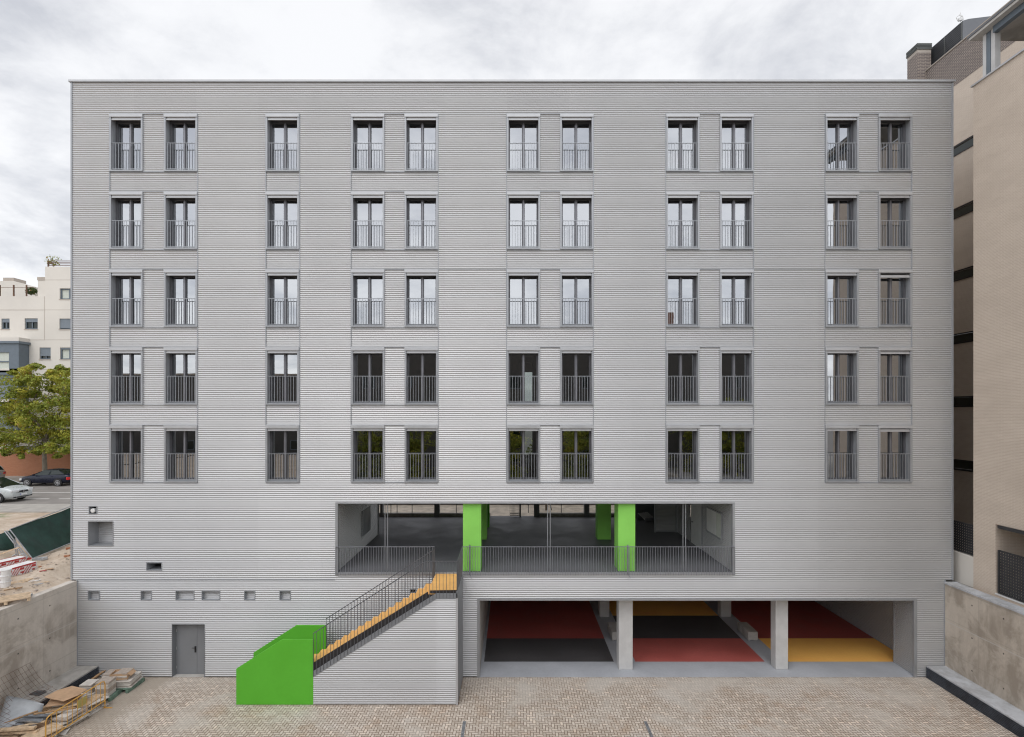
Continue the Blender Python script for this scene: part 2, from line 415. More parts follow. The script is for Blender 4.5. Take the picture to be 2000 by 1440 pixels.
# drain lines in the paving
for xx in (-1.59, 4.46):
    b = MB()
    b.box(xx - .05, xx + .05, -12, -2.95 + .0, -.05, .006)
    for k in range(60): b.box(xx - .035, xx + .035, -12 + k * .15 + .02, -12 + k * .15 + .13, .006, .009)
    tag(b.build('channel_drain', M['galv']), 'narrow steel drain channel in the brick paving, %s one' % ('nearer the staircase' if xx < 0 else 'in front of the second car bay'), 'drain', 'drain channels in the paving')

# left lot: soil falling gently towards the retaining wall
def soil_h(x, y):
    e = min(1, max(0, (-17.3 - x) / 1.3)); e = e * e * (3 - 2 * e)
    b = .10 * math.sin(x * 1.7 + y * .9) + .06 * math.sin(x * 3.9 - y * 2.3) + .04 * math.sin(y * 5.1 + x * 4.4)
    far = min(1, max(0, (12 - y) / 3))
    hp = .38 * math.exp(-((x + 18.6) ** 2 / 1.2 + (y - 3.6) ** 2 / 6))
    return 3.76 + .28 * e + b * e * .8 * far + hp * e
g = MB(); nx, ny = 90, 120
xs = [-17.27 - (30.0 * (i / nx) ** 1.7) for i in range(nx + 1)]; ys = [-22 + 34.6 * j / ny for j in range(ny + 1)]
vs = [(x, y, soil_h(x, y)) for y in ys for x in xs]
g.add(vs, [(j * (nx + 1) + i, (j + 1) * (nx + 1) + i, (j + 1) * (nx + 1) + i + 1, j * (nx + 1) + i + 1) for j in range(ny) for i in range(nx)])
g.quad((-400, -60, 4.0), (-47.2, -60, 4.0), (-47.2, 12.6, 4.0), (-400, 12.6, 4.0)); g.quad((-47.2, -60, 3.9), (-17.27, -60, 3.76), (-17.27, -22, 3.76), (-47.2, -22, 3.9))
tag(g.build('vacant_lot_soil', M['soil'], smooth=True), kind='structure')
g = MB(); g.quad((-17.2, 11.3, 4.04), (60, 11.3, 4.04), (60, 15.4, 4.04), (-17.2, 15.4, 4.04)); g.quad((-17.2, 15.4, 4.12), (60, 15.4, 4.12), (60, 31, 4.14), (-17.2, 31, 4.14))
tag(g.build('rear_lot_sand', M['lot']), kind='structure')
g = MB(); g.box(-400, -17.2, 12.6, 15.4, 3.5, 4.10); tag(g.build('near_pavement', M['walk']), kind='structure')
g = MB(); g.box(-400, 90, 15.4, 26.6, 3.4, 4.0)
tag(g.build('road', M['asph']), kind='structure')
g = MB(); g.box(-400, 90, 26.6, 60, 3.5, 4.12); tag(g.build('far_pavement', M['walk']), kind='structure')
g = MB()
def yl(y): return F * (CH - 4.0) / (y - 805) - CD
def lines(y, segs, w):
    Y = yl(y); d = Y + CD
    for a, b in segs: g.quad(((a - 1000) * d / F, Y - w, 4.005), ((b - 1000) * d / F, Y - w, 4.005), ((b - 1000) * d / F, Y + w, 4.005), ((a - 1000) * d / F, Y + w, 4.005))
lines(962.3, [(-600, 500)], .08)
lines(974.6, [(-300, -230), (-200, -130), (-100, -30), (0, 96)] + [(60, 96), (115, 150), (170, 205)][1:], .09)
lines(953.5, [(-10, 20), (68, 94), (110, 150)], .05)
tag(g.build('road_markings', M['line']), kind='structure')

# ================================================================ MAIN BUILDING
BL = empty('apartment_building', 'long five storey building clad in silver corrugated metal over a green columned terrace and garage', 'building')
XW = [-15.71, -13.58, -9.61, -6.276, -4.19, -.2, 1.88, 6.02, 8.12, 12.24, 14.31]
WW, WH, FH = 1.295, 2.235, 3.036
ZR = [19.755 - FH * k for k in range(5)]                       # sill underside of each row, top row first
ZTOP = 23.24
zones = [(fx(214), fx(386)), (fx(519), fx(585.5)), (fx(685.5), fx(856)), (fx(989), fx(1159)), (fx(1300), fx(1472)), (fx(1611), fx(1781))]
zb, zt = fz(942), fz(222.5)
TX0, TX1, TZ0, TZ1 = fx(655), fx(1435), fz(1124), fz(981)      # terrace opening
GX0, GX1, GZ1 = fx(937), fx(1784.5), fz(1173)                  # garage opening
niches = [(173, 220.5, 1019, 1066, .54), (173, 194, 1155, 1171.5, .17), (276, 295.5, 1155, 1171.5, .17), (344, 378.5, 1155, 1171.5, .17),
          (395, 429, 1155, 1171.5, .17), (478, 497.5, 1155, 1171.5, .17), (547, 567, 1155, 1171.5, .17), (287, 315.5, 1100, 1113.5, .5), (174.5, 189, 989.5, 1003.5, .25), (801.5, 811, 1152, 1157.5, .2)]
nh = [(fx(a), fx(b), fz(d), fz(c)) for a, b, c, d, e in niches]
DX0, DX1, DZ1 = fx(337), fx(399), fz(1220)
holes = [(a, b, zb, zt) for a, b in zones] + nh
hop = [(TX0, TX1, TZ0, TZ1), (GX0, GX1, -1, GZ1), (DX0, DX1, -1, DZ1)]
c = MB()
wave_field(c, -17.2, 17.2, 3.8, ZTOP, holes + hop)
wave_field(c, -16.98, 16.9, 0.02, 3.8, holes + hop)
wholes = [(x, x + WW, z, z + WH) for x in XW for z in ZR]
for a, b in zones: wave_field(c, a, b, zb, zt, wholes, y=.016)
wave(c, (-17.2, 11.3), (-17.2, 0), (-1, 0), 3.8, ZTOP); wave(c, (17.2, 0), (17.2, 11.3), (1, 0), 3.8, ZTOP)
c.build('cladding', M['clad'], BL, smooth=True)
t = MB()
t.box(-17.29, 17.29, -.06, 11.4, ZTOP + .0, ZTOP + .075)
t.build('roof_edge_trim', M['box'], BL)
t = MB()
for x in (-17.2, 17.2): t.box(x - .03, x + .03, -.022, .03, 3.8, ZTOP - .004)
t.box(-17.01, -16.955, -.022, .03, 0, 3.8); t.box(16.87, 16.93, -.022, .03, .5, 3.8)
for a, b in zones:
    for x in (a, b): t.box(x - .012, x + .012, -.014, .03, zb, zt)
    t.box(a, b, -.016, .02, zt - .012, zt + .012); t.box(a, b, -.016, .02, zb - .012, zb + .012)
t.build('edge_trim', M['jamb'], BL)
def flashing(a, b, z0, z1, y=-.012):
    t = MB(); t.box(a, b, y, .03, z0, z1); t.build('joint_flashing', M['jamb'], BL)
for z in ZR:
    for a, b in zones: flashing(a + .012, b - .012, z + WH + .004, z + WH + .022); flashing(a + .012, b - .012, z - .026, z - .004)
for z, a, b in ((ZR[2] + WH + .014, fx(856), fx(989)), (ZR[0] + WH + .014, fx(856), fx(989)), (ZR[2] + WH + .014, fx(1472), fx(1611)), (3.8, -16.98, -6.9)): flashing(a, b, z - .005, z + .005, -.0125)

# one window, copied 55 times; origin at its lower left outer corner on the facade plane
def make_window():
    w = MB(); G = .29
    w.box(0, .065, -.03, .08, .05, WH - .12); w.box(WW - .065, WW, -.03, .08, .05, WH - .12)     # blind guides
    w.mi = 1
    w.box(.0, .05, .08, G + .06, .05, WH); w.box(WW - .05, WW, .08, G + .06, .05, WH)
    w.box(.05, WW - .05, .04, G + .06, WH - .10, WH)                                            # soffit
    w.box(.05, WW - .05, .03, G + .06, .02, .085)
    win = w.build('window', [M['trim'], M['jamb']], BL)
    b = MB(); b.box(-.005, WW + .005, -.055, .04, WH - .125, WH - .002); b.build('blind_box', M['box'], win, bevel=.008)
    b = MB(); b.box(.07, WW - .07, -.01, .035, WH - .225, WH - .178); b.box(.08, WW - .08, .002, .02, WH - .178, WH - .126)
    b.build('blind', M['box'], win)
    b = MB(); b.box(-.005, WW + .005, -.05, .03, 0, .05); b.build('sill', M['trim'], win)
    f = MB(); x0, x1, z0, z1 = .05, WW - .05, .085, WH - .10; y0, y1 = G - .05, G + .05
    f.box(x0, x0 + .075, y0, y1, z0, z1); f.box(x1 - .075, x1, y0, y1, z0, z1)
    f.box(x0 + .075, x1 - .075, y0, y1, z1 - .12, z1); f.box(x0 + .075, x1 - .075, y0, y1, z0, z0 + .07)
    xc = (x0 + x1) / 2; f.box(xc - .055, xc + .055, y0, y1, z0 + .07, z1 - .12); f.mi = 1
    f.box(xc - .02, xc + .02, y0 - .018, y0 - .002, z0 + .07, z1 - .12)
    f.box(xc + .028, xc + .04, y0 - .05, y0 - .002, 1.08, 1.2)
    f.build('frame', [M['frame'], M['meet']], win)
    for a, b in ((x0 + .075, xc - .055), (xc + .055, x1 - .075)):
        p = MB(); p.quad((a, G, z0 + .07), (b, G, z0 + .07), (b, G, z1 - .12), (a, G, z1 - .12)); p.build('pane', M['glass'], win)
    r = MB(); r.box(.065, WW - .065, .0, .03, 1.105, 1.125); r.box(.065, WW - .065, .004, .026, .10, .12)
    n = 11
    for k in range(n):
        x = .065 + (WW - .13) * (k + .5) / n; r.box(x - .007, x + .007, .008, .022, .12, 1.105)
    r.build('railing', M['rail'], win)
    return win
w0 = make_window(); first = True
for z in ZR:
    for x in XW:
        o = w0 if first else copy_tree(w0, BL); first = False
        o.location = (x, 0, z)
    for ch_ in o.children:
        if ch_.name.startswith('blind') and 'box' not in ch_.name: ch_.location.z = rnd.choice((0, 0, 0, -.012, -.03, .01)) - (.07 if (x > 14 and z == ZR[2]) else 0)
        if ch_.name.startswith('pane'): ch_.rotation_euler = (rnd.uniform(-.006, .006), 0, rnd.uniform(-.004, .004))

# body: floors, partitions, roof, rear wall
s = MB()
s.box(-17.1, 17.1, .45, 11.3, ZTOP - .35, ZTOP - .01)
for k in range(5): s.box(-17.1, 17.1, .45, 11.2, ZR[k] - .32, ZR[k] - .02)
s.box(-17.12, -16.9, .45, 11.2, 7, ZTOP - .35); s.box(16.9, 17.12, .45, 11.2, 7, ZTOP - .35)
for a in (-11.2, -7.4, -2.2, 4.3, 10.3): s.box(a, a + .15, .45, 11.2, ZR[4], ZTOP - .35)
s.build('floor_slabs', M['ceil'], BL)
s = MB()
for k in range(5):
    z0, z1 = ZR[k], ZR[k] + FH - .32
    hole = (.5, .95, z0 + .2, z0 + 2.1) if k >= 3 else None
    if hole:
        s.box(-16.9, hole[0], 4.0, 4.12, z0, z1); s.box(hole[1], 16.9, 4.0, 4.12, z0, z1); s.box(hole[0], hole[1], 4.0, 4.12, hole[3], z1); s.box(hole[0], hole[1], 4.0, 4.12, z0, hole[2])
    else: s.box(-16.9, 16.9, 4.0, 4.12, z0, z1)
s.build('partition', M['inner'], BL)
s = MB()
for k in range(5):
    z0, z1 = ZR[k] - .32 if k < 4 else ZR[k] - .32, ZR[k] + FH - .32
    s.box(-17.15, .2, 11.2, 11.35, z0, z1); s.box(1.8, 17.15, 11.2, 11.35, z0, z1)
    if k < 3: s.box(.2, 1.8, 11.2, 11.35, z0, z1)
    else: s.box(.2, 1.8, 11.2, 11.35, z0, z0 + .5); s.box(.2, 1.8, 11.2, 11.35, z1 - .6, z1)
s.build('rear_wall', M['conc'], BL)

# niches and vents
for i, ((a, b, cc_, d, dep), (x0, x1, z0, z1)) in enumerate(zip(niches, nh)):
    v = MB(); t = .02
    v.box(x0 - t, x0, -.018, dep, z0 - t, z1 + t); v.box(x1, x1 + t, -.018, dep, z0 - t, z1 + t)
    v.box(x0, x1, -.018, dep, z0 - t, z0); v.box(x0, x1, -.018, dep, z1, z1 + t)
    dk = i in (7, 8, 9)
    no = v.build('wall_niche', M['jamb'] if i != 0 else M['trim'], BL)
    v = MB()
    if dk: v.box(x0, x1, dep - .01, dep, z0, z1); v.build('back_panel', M['void'], no)
    else:
        wave(v, (x0, dep - .03), (x1, dep - .03), (0, -1), z0, z1); v.build('louver_panel', M['clad'], no, smooth=True)
    if i == 8:
        v = MB(); xc, zc = (x0 + x1) / 2, (z0 + z1) / 2 - .02
        v.tube([(xc, -.02, zc), (xc, .2, zc)], [.085, .085], 16); v.tube([(xc, -.035, zc), (xc, -.021, zc)], [.055, .085], 16)
        v.build('vent_outlet', M['white'], no)

# service door
d = MB(); d.box(DX0 - .02, DX0, -.02, .25, 0, DZ1 + .02); d.box(DX1, DX1 + .02, -.02, .25, 0, DZ1 + .02); d.box(DX0, DX1, -.02, .25, DZ1, DZ1 + .02)
do = d.build('service_door', M['door'], BL, label='grey double leaf metal service door')
xm = fx(378.5)
d = MB(); d.box(DX0 + .001, xm - .004, .215, .26, .02, DZ1 - .001); d.build('door_leaf', M['door'], do, bevel=.004)
d = MB(); d.box(xm + .004, DX1 - .001, .215, .26, .02, DZ1 - .001); d.build('door_leaf', M['door'], do, bevel=.004)
d = MB(); d.box(xm - .09, xm - .03, .195, .215, .88, 1.12); d.tube([(xm - .06, .2, 1.07), (xm - .06, .15, 1.07)], .012); d.tube([(xm - .06, .155, 1.07), (xm - .17, .155, 1.07)], .012)
d.build('door_handle', M['black'], do)
d = MB()
for z in (.25, 1.0, 1.7): d.tube([(DX0 + .03, .20, z), (DX0 + .03, .20, z + .1)], .014)
d.build('door_hinge', M['galv'], do)
d = MB(); d.box(DX0 - .02, DX1 + .02, .0, .9, -.2, .012); d.build('door_threshold', M['conc'], BL)

# ---- terrace
TF = 4.10
s = MB(); s.box(-10.6, 9.5, .03, 11.2, TF - .2, TF); s.build('terrace_floor', M['tfloor'], BL)
s = MB(); s.box(-10.6, 12.0, .03, 11.3, TZ1 + .02, TZ1 + .3); s.build('terrace_ceiling', M['conc'], BL)
s = MB()
t_ = .05
s.box(TX0, TX0 + .10, -.02, .12, TZ0, TZ1); s.box(TX1 - .09, TX1, -.02, .12, TZ0, TZ1); s.box(TX0 + .1, TX1 - .09, -.02, .12, TZ1 - .06, TZ1)
s.build('terrace_opening_trim', M['trim'], BL)
s = MB()
for a, b in ((TX0 + .1, -2.98), (-1.93, TX1 - .09)):
    s.box(a, b, -.03, .12, TZ0 - .02, TZ0 + .05)
    s.box(a, b, .0, .03, TZ0 + .05, TF - .012)
s.box(-2.98, -1.93, 0.0, .03, TZ0, TF - .012)
s.build('slab_edge', M['box'], BL)
for p_, q_, n_ in (((-6.84, .12), (-6.84, 6.4), (1, 0)), ((8.62, 3.3), (8.62, .12), (-1, 0)), ((8.62, 11.1), (8.62, 4.9), (-1, 0)), ((-6.85, 6.4), (-9.9, 6.4), (0, 1))):
    c = MB(); wave(c, p_, q_, n_, TF, TZ1 + .02); c.build('terrace_wall_cladding', M['clad'], BL, smooth=True)
s = MB(); s.box(-6.84, -6.80, 6.36, 6.44, TF, TZ1); s.box(8.6, 8.66, 3.3, 3.34, TF, TZ1); s.box(8.66, 8.8, 3.3, 4.9, TF, TZ1 + .02); s.build('terrace_corner_trim', M['trim'], BL)
s = MB(); s.box(-9.9, -9.75, 6.45, 11.2, TF, TZ1 + .02); s.build('terrace_side_wall', M['orangeb'], BL)
# left wall louver panel, right wall window and door
p0, p1 = at(706.5, 1037, 24.2), at(722, 1022, 25.5)
Y0 = 6.84 * F / 293.5 - CD; Y1 = 6.84 * F / 278 - CD
s = MB(); s.box(-6.86, -6.79, Y0, Y1, TF + .6, TF + 1.75)
for k in range(6): s.box(-6.79, -6.775, Y0 + .05 + k * (Y1 - Y0 - .1) / 6, Y0 + .02 + (k + 1) * (Y1 - Y0 - .1) / 6, TF + .64, TF + 1.14); s.box(-6.79, -6.775, Y0 + .05 + k * (Y1 - Y0 - .1) / 6, Y0 + .02 + (k + 1) * (Y1 - Y0 - .1) / 6, TF + 1.2, TF + 1.71)
s.build('wall_louver', M['rail'], BL)
Y0 = 8.62 * F / 412 - CD; Y1 = 8.62 * F / 380.5 - CD
s = MB(); s.box(8.56, 8.60, Y0, Y1, TF + 1.0, TF + 1.06); s.box(8.56, 8.60, Y0, Y1, TF + 2.05, TF + 2.11); s.box(8.56, 8.60, Y0, Y0 + .06, TF + 1.06, TF + 2.05); s.box(8.56, 8.60, Y1 - .06, Y1, TF + 1.06, TF + 2.05)
wi = s.build('terrace_window', M['trim'], BL)
s = MB(); s.box(8.585, 8.605, Y0 + .06, Y0 + .62, TF + 1.06, TF + 2.05); s.build('pane', M['curt'], wi)
s = MB(); s.box(8.585, 8.605, Y0 + .66, Y1 - .06, TF + 1.06, TF + 2.05); s.build('pane', M['white'], wi)
s = MB(); s.box(8.60, 8.66, 3.45, 4.75, TF + .01, TF + 2.2); dr = s.build('terrace_door', M['white'], BL)
s = MB(); s.tube([(8.6, 4.5, TF + 1.05), (8.54, 4.5, TF + 1.05)], .015); s.tube([(8.54, 4.5, TF + 1.05), (8.54, 4.36, TF + 1.05)], .015); s.build('door_handle', M['black'], dr)
# corrugated screen at the back right
s = MB(); s.box(7.42, 7.49, 6.86, 6.95, TF, TZ1); s.box(8.50, 8.57, 6.86, 6.95, TF, TZ1); s.box(7.49, 8.50, 6.86, 6.95, TF + .02, TF + .1); s.box(7.49, 8.5, 6.90, 6.95, TF + .1, TZ1)
sc = s.build('screen_panel', M['trim'], BL)
s = MB(); wave(s, (7.49, 6.88), (8.50, 6.88), (0, -1), TF + .1, TZ1); s.build('corrugated_sheet', M['clad'], sc, smooth=True)
s = MB(); s.box(6.4, 8.6, 11.02, 11.2, TF, TZ1); s.build('rear_cupboard', M['door'], BL)
# rear boundary of the terrace: plinth, piers, bars
s = MB(); s.box(-9.7, -1.3, 10.95, 11.2, TF, TF + .21); s.box(1.32, 6.4, 10.95, 11.2, TF, TF + .21); s.build('rear_plinth', M['conc'], BL)
for a, b in ((743, 748), (848.5, 858.5), (1043, 1053.5), (1141, 1151)): s = MB(); s.box((a - 1000) * .0306, (b - 1000) * .0306, 10.9, 11.25, TF, TZ1 + .02); s.build('rear_pier', M['door'], BL)
for a in (763, 775, 804.5, 891, 1032, 1096.5): s = MB(); s.box((a - 1000) * .0306 - .018, (a - 1000) * .0306 + .018, 11.03, 11.07, TF + .22, TZ1); s.build('rear_mullion', M['drail'], BL)
s = MB(); s.box(-2.1, -1.36, 10.9, 11.0, TF, TZ1)
s.build('rear_grille', M['louv'], BL)
gt = MB(); ax, bx = (996 - 1000) * .0306, (1014.5 - 1000) * .0306
for x in [ax + (bx - ax) * k / 8 for k in range(9)]: gt.box(x - .008, x + .008, 10.92, 10.94, TF + .1, TZ1)
for z in (TF + .1, TF + .22, TF + 1.1, TF + 2.2): gt.box(ax, bx, 10.91, 10.95, z - .02, z + .02)
gt.box(bx, bx + .09, 10.88, 10.96, TF, TZ1)
gt.build('rear_gate', M['drail'], BL)
# columns of the terrace
for x0, x1, y0, y1 in ((-1.93, -1.22, .14, .9), (4.18, 4.85, .14, .95), (-1.95, -1.24, 5.3, 6.0), (4.19, 4.86, 5.3, 5.9)):
    s = MB(); s.box(x0, x1, y0, y1, TF, TZ1 + .02); s.build('column', M['lime'], BL, bevel=.012, label='square lime green column')
s = MB(); s.box(-1.95, -1.24, 8.1, 8.7, TF, TZ1 + .02); s.build('column', M['green'], BL)
for xa in (752, 1069.5, 1334):
    s = MB()
    for k in (0, 5.2):
        X_ = (xa + k - 1000) / 50 * 1.008; s.tube([(X_, .17, TF), (X_, .17, TZ1 + .02)], .016, 8)
    s.build('drain_pipe', M['rail'], BL)
# terrace railings
def baluster_rail(name, a, b, y, zt_, z0, m, step=.1, posts=()):
    r = MB(); r.box(a, b, y - .02, y + .02, zt_ - .022, zt_)
    n = max(1, round((b - a) / step))
    for k in range(n + 1):
        x = a + (b - a) * k / n; x = min(max(x, a + .008), b - .008); r.box(x - .007, x + .007, y - .014, y + .002, z0, zt_ - .022)
    r.box(a, b, y - .012, y + .0, z0 + .04, z0 + .06)
    o = r.build(name, m, BL)
    for px in posts:
        p = MB(); p.box(px - .03, px + .03, y + .02, y + .07, z0 + .0, zt_ + .05); p.tube([(px, y + .04, z0 + .05), (px + .08, y - .08, z0 - .09)], .012); p.build('post', m, o)
    return o
baluster_rail('terrace_railing', TX0 + .02, -3.0, -.05, 5.12, 4.0, M['grail'])
baluster_rail('terrace_railing', -1.93, TX1 - .01, -.05, 5.12, 4.0, M['grail'], posts=(fx(917.5), fx(1226)))

# ---- garage
s = MB()
s.box(GX0 - .1, 16.75, 0.0, 11.2, -.2, .008); s.build('garage_floor', M['gfloor'], BL)
s = MB(); s.box(GX0 - .12, 16.8, .1, 11.2, GZ1 + .015, GZ1 + .2); s.build('garage_ceiling', M['conc'], BL)
s = MB(); s.box(GX0 - .2, GX0 - .02, .1, 11.2, .008, GZ1 + .01); s.box(GX0 - .1, 16.75, 11.0, 11.2, .008, GZ1 + .01); s.build('garage_wall', M['conc'], BL)
s = MB(); wave(s, (15.80, 1.2), (15.80, 0.05), (-1, 0), .01, GZ1); wave(s, (16.6, 11), (16.6, 1.2), (-1, 0), .01, GZ1); s.build('garage_wall_cladding', M['clad'], BL, smooth=True)
s = MB(); s.box(15.78, 16.65, 1.2, 1.24, .008, GZ1); s.box(GX1 + .0, GX1 + .12, -.022, .06, 0, GZ1 + .0); s.box(GX0 - .1, GX0, -.022, .12, 0, GZ1 + .0); s.box(GX0 - .1, GX1 + .12, -.024, .1, GZ1, GZ1 + .06); s.build('garage_opening_trim', M['trim'], BL)
for m, a, b, y0, y1, lb in (('blk', -1.157, 4.22, 1.27, 3.53, 'dark grey painted bay'), ('dred', -1.157, 4.22, 3.53, 8.6, 'dark red painted bay'), ('yel', -1.157, 4.22, 8.6, 11, 'orange painted bay'),
                        ('red', 5.12, 10.48, 1.27, 3.53, 'brick red painted bay'), ('blk', 5.12, 10.48, 3.53, 6.24, 'black painted bay'), ('yel', 5.12, 10.48, 6.24, 8.9, 'orange painted bay'), ('dred', 5.12, 10.48, 8.9, 11, 'dark red painted bay'),
                        ('yel', 11.27, 16.56, 1.27, 3.53, 'yellow orange painted bay'), ('dred', 11.27, 16.56, 3.53, 8.8, 'dark red painted bay')):
    s = MB(); s.quad((a, y0, .012), (b, y0, .012), (b, y1, .012), (a, y1, .012)); s.build('parking_bay', M[m], BL, label=lb)
for x0, x1, y0, y1 in ((4.29, 4.85, .58, 1.05), (10.6, 11.1, .6, 1.02), (4.42, 4.92, 6.07, 6.5), (10.55, 11.08, 6.07, 6.5), (-1.5, -1.27, 6.07, 6.5)):
    s = MB(); s.box(x0, x1, y0, y1, .008, GZ1 + .015); s.build('garage_column', M['gcol'], BL, bevel=.015)

# concrete wheel stops
for x, lb in ((4.52, 'low concrete block on garage floor between the first and second bays'), (10.67, 'low concrete block on garage floor between the second and third bays')):
    s = MB(); y0 = CH * F / 448 - CD
    s.box(x, x + .44, y0, y0 + 1.15, .05, .42)
    for a in (.03, .33):
        for b in (.06, 1.0): s.box(x + a, x + a + .08, y0 + b, y0 + b + .08, .008, .05)
    tag(s.build('concrete_block', M['conc'], bevel=.012), lb, 'concrete block', 'concrete blocks in the garage')
# white pallet on the terrace
pt = empty('white_pallet', 'small white slatted rack lying on the dark terrace floor behind right green column', 'rack', on(1262, 1017, TF), R(28))
s = MB()
for k in range(6): s.add([(-.35 + k * .13, -.35, .12), (-.27 + k * .13, -.35, .12), (-.27 + k * .13, .3, .42), (-.35 + k * .13, .3, .42), (-.35 + k * .13, -.33, .09), (-.27 + k * .13, -.33, .09), (-.27 + k * .13, .32, .39), (-.35 + k * .13, .32, .39)], [(0, 1, 2, 3), (7, 6, 5, 4), (0, 4, 5, 1), (1, 5, 6, 2), (2, 6, 7, 3), (3, 7, 4, 0)])
s.build('slat', M['white'], pt)
s = MB(); s.box(-.38, .42, -.36, -.33, 0, .22); s.box(-.38, .42, .33, .36, 0, .38); s.build('rack_side', M['rail'], pt)

# ================================================================ STAIRCASE
ST = empty('exterior_staircase', 'outdoor staircase with orange steps, bright green side panels and corrugated flank rising to terrace', 'staircase', (0, 0, 0))
YF, YB = -1.95, -.70
poly = [(-9.76, .004), (-9.76, 1.27), (-8.15, 2.3), (-7.03, 2.3), (-7.03, .004)]
s = MB(); s.prism(poly, 'y', YF, YF + .07); s.build('side_panel', M['green'], ST, bevel=.006)
s = MB(); s.prism(poly, 'y', YB, YB + .07); s.build('side_panel', M['green'], ST, bevel=.006)
RZ, RG = 4.06 / 23, .28
for i in range(22):
    x0 = -2.95 - (22 - i) * RG; z = (i + 1) * RZ
    s = MB(); s.box(x0 - .02, x0 + RG, YF + .10, YB - .003, z - .05, z); s.mi = 1
    s.box(x0, x0 + .02, YF + .10, YB - .01, z - RZ, z - .05)
    s.build('step', [M['orange'], M['black_st']], ST)
s = MB(); s.box(-2.97, -1.98, YF + .03, -.06, 3.9, 4.06); s.build('landing', M['orange'], ST)
zc = lambda x: min(3.78, 1.02 + .634 * (x + 7.03))
zo = lambda x: min(4.05, 1.47 + .632 * (x + 7.03))
# corrugated flank, cut to the slope
c = MB()
xk = -2.677
n = 64
for k in range(n):
    a = -7.03 + (xk + 7.03) * k / n; b = -7.03 + (xk + 7.03) * (k + 1) / n; wave(c, (a, YF), (b, YF), (0, -1), .01, zc((a + b) / 2), ns=6)
wave(c, (xk, YF), (-1.97, YF), (0, -1), .01, 3.78)
c.build('flank_cladding', M['clad'], ST, smooth=True)
s = MB()
for a, b in ((-7.03, xk), (xk, -1.93)):
    s.prism([(a, zc(a) - .03), (b, zc(b) - .03), (b, zc(b) + .17), (a, zc(a) + .17)], 'y', YF - .018, YF + .03)
s.build('sloping_flashing', M['door'], ST)
s = MB()
s.prism([(-7.03, zc(-7.03) + .165), (-2.677, zc(xk) + .165), (-2.9, 4.03), (-7.03, 1.47)], 'y', YF + .035, YF + .10)
s.prism([(-2.9, 3.94), (-1.95, 3.94), (-1.95, 4.055), (-2.9, 4.04)], 'y', YF + .005, YF + .03)
s.build('stringer', M['black_st'], ST)
s = MB(); s.prism([(-9.2, .01), (-9.2, .1), (-2.95, 3.87), (-2.0, 3.87), (-2.0, 3.7), (-2.9, 3.7), (-9.0, .01)], 'y', YF + .15, YB - .05); s.build('flight_slab', M['black_st'], ST)
s = MB(); s.box(-1.98, -1.92, YF - .018, -.03, .006, 4.02); s.build('end_wall', M['door'], ST)
s = MB(); s.box(-1.985, -1.91, YF - .026, YF - .02, .006, 3.78); s.build('corner_trim', M['box'], ST)
s = MB()
for k in range(1, 64):
    pass
s.prism([(-7.03, .006), (-7.03, .95), (-2.7, 3.6), (-2.0, 3.6), (-2.0, .006)], 'y', YF + .03, YF + .09)
s.build('flank_core', M['void'], ST)
# stair railings
def stair_rail(y, m, x0, zf_top, zf_bot, x1, xl, step=.12, back=False):
    r = MB(); 
    r.bar((x0, y, zf_top(x0)), (x1, y, zf_top(x1)), .028)
    if xl > x1: r.bar((x1, y, zf_top(x1)), (xl, y, zf_top(x1)), .028)
    n = round((xl - x0) / step)
    for k in range(n + 1):
        x = x0 + (xl - x0) * k / n; r.box(x - .007, x + .007, y - .007, y + .007, zf_bot(x), zf_top(min(x, x1)) - .01)
    return r
ztop = lambda x: 2.53 + .643 * (x + 7.03)
r = stair_rail(YF - .03, M['drail'], -7.02, ztop, lambda x: zc(x) + .0, -3.05, -1.95)
r.build('railing', M['drail'], ST)
r = MB(); r.bar((-1.94, YF - .03, ztop(-3.05)), (-1.94, -.05, 5.11), .028)
for k in range(17):
    y = YF + .02 + k * .112; r.box(-1.947, -1.933, y - .007, y + .007, 3.85, 5.09)
r.build('railing', M['drail'], ST)
r = stair_rail(YB + .09, M['drail'], -7.04, ztop, lambda x: max(.2, 1.2 + .63 * (x + 7.04)), -3.02, -3.02)
r.bar((-3.02, YB + .09, 5.1), (-3.0, -.05, 5.11), .028)
for k in range(6): y = YB + .12 + k * .1; r.box(-3.02, -3.006, y, y + .014, 4.0, 5.09)
r.build('railing', M['drail'], ST)

# ================================================================ RETAINING WALLS AND LEDGES
s = MB(); s.box(-17.28, -16.98, -60, -.002, -.3, 3.78)
tag(s.build('retaining_wall', M['concL'], bevel=.015), 'stained concrete retaining wall left of the yard, holding up the sandy lot', 'wall')
s = MB(); s.box(16.9, 17.5, -60, -.002, -.3, 3.66)
rw = tag(empty('retaining_wall', 'stained concrete retaining wall right of the yard with stone coping below the beige building', 'wall', (0, 0, 0)))
s.build('wall_face', M['concR'], rw)
g = MB(); g.quad((17.5, -60, 3.6), (400, -60, 3.6), (400, 11, 3.6), (17.5, 11, 3.6)); tag(g.build('upper_ground', M['walk']), kind='structure')
s = MB()
for k in range(16): s.box(16.86, 17.34, -22 + k * 1.4, -22 + (k + 1) * 1.4 - .006 - (.0 if k < 15 else .4), 3.66, 3.735)
s.build('coping', M['ledge'], rw, bevel=.006)
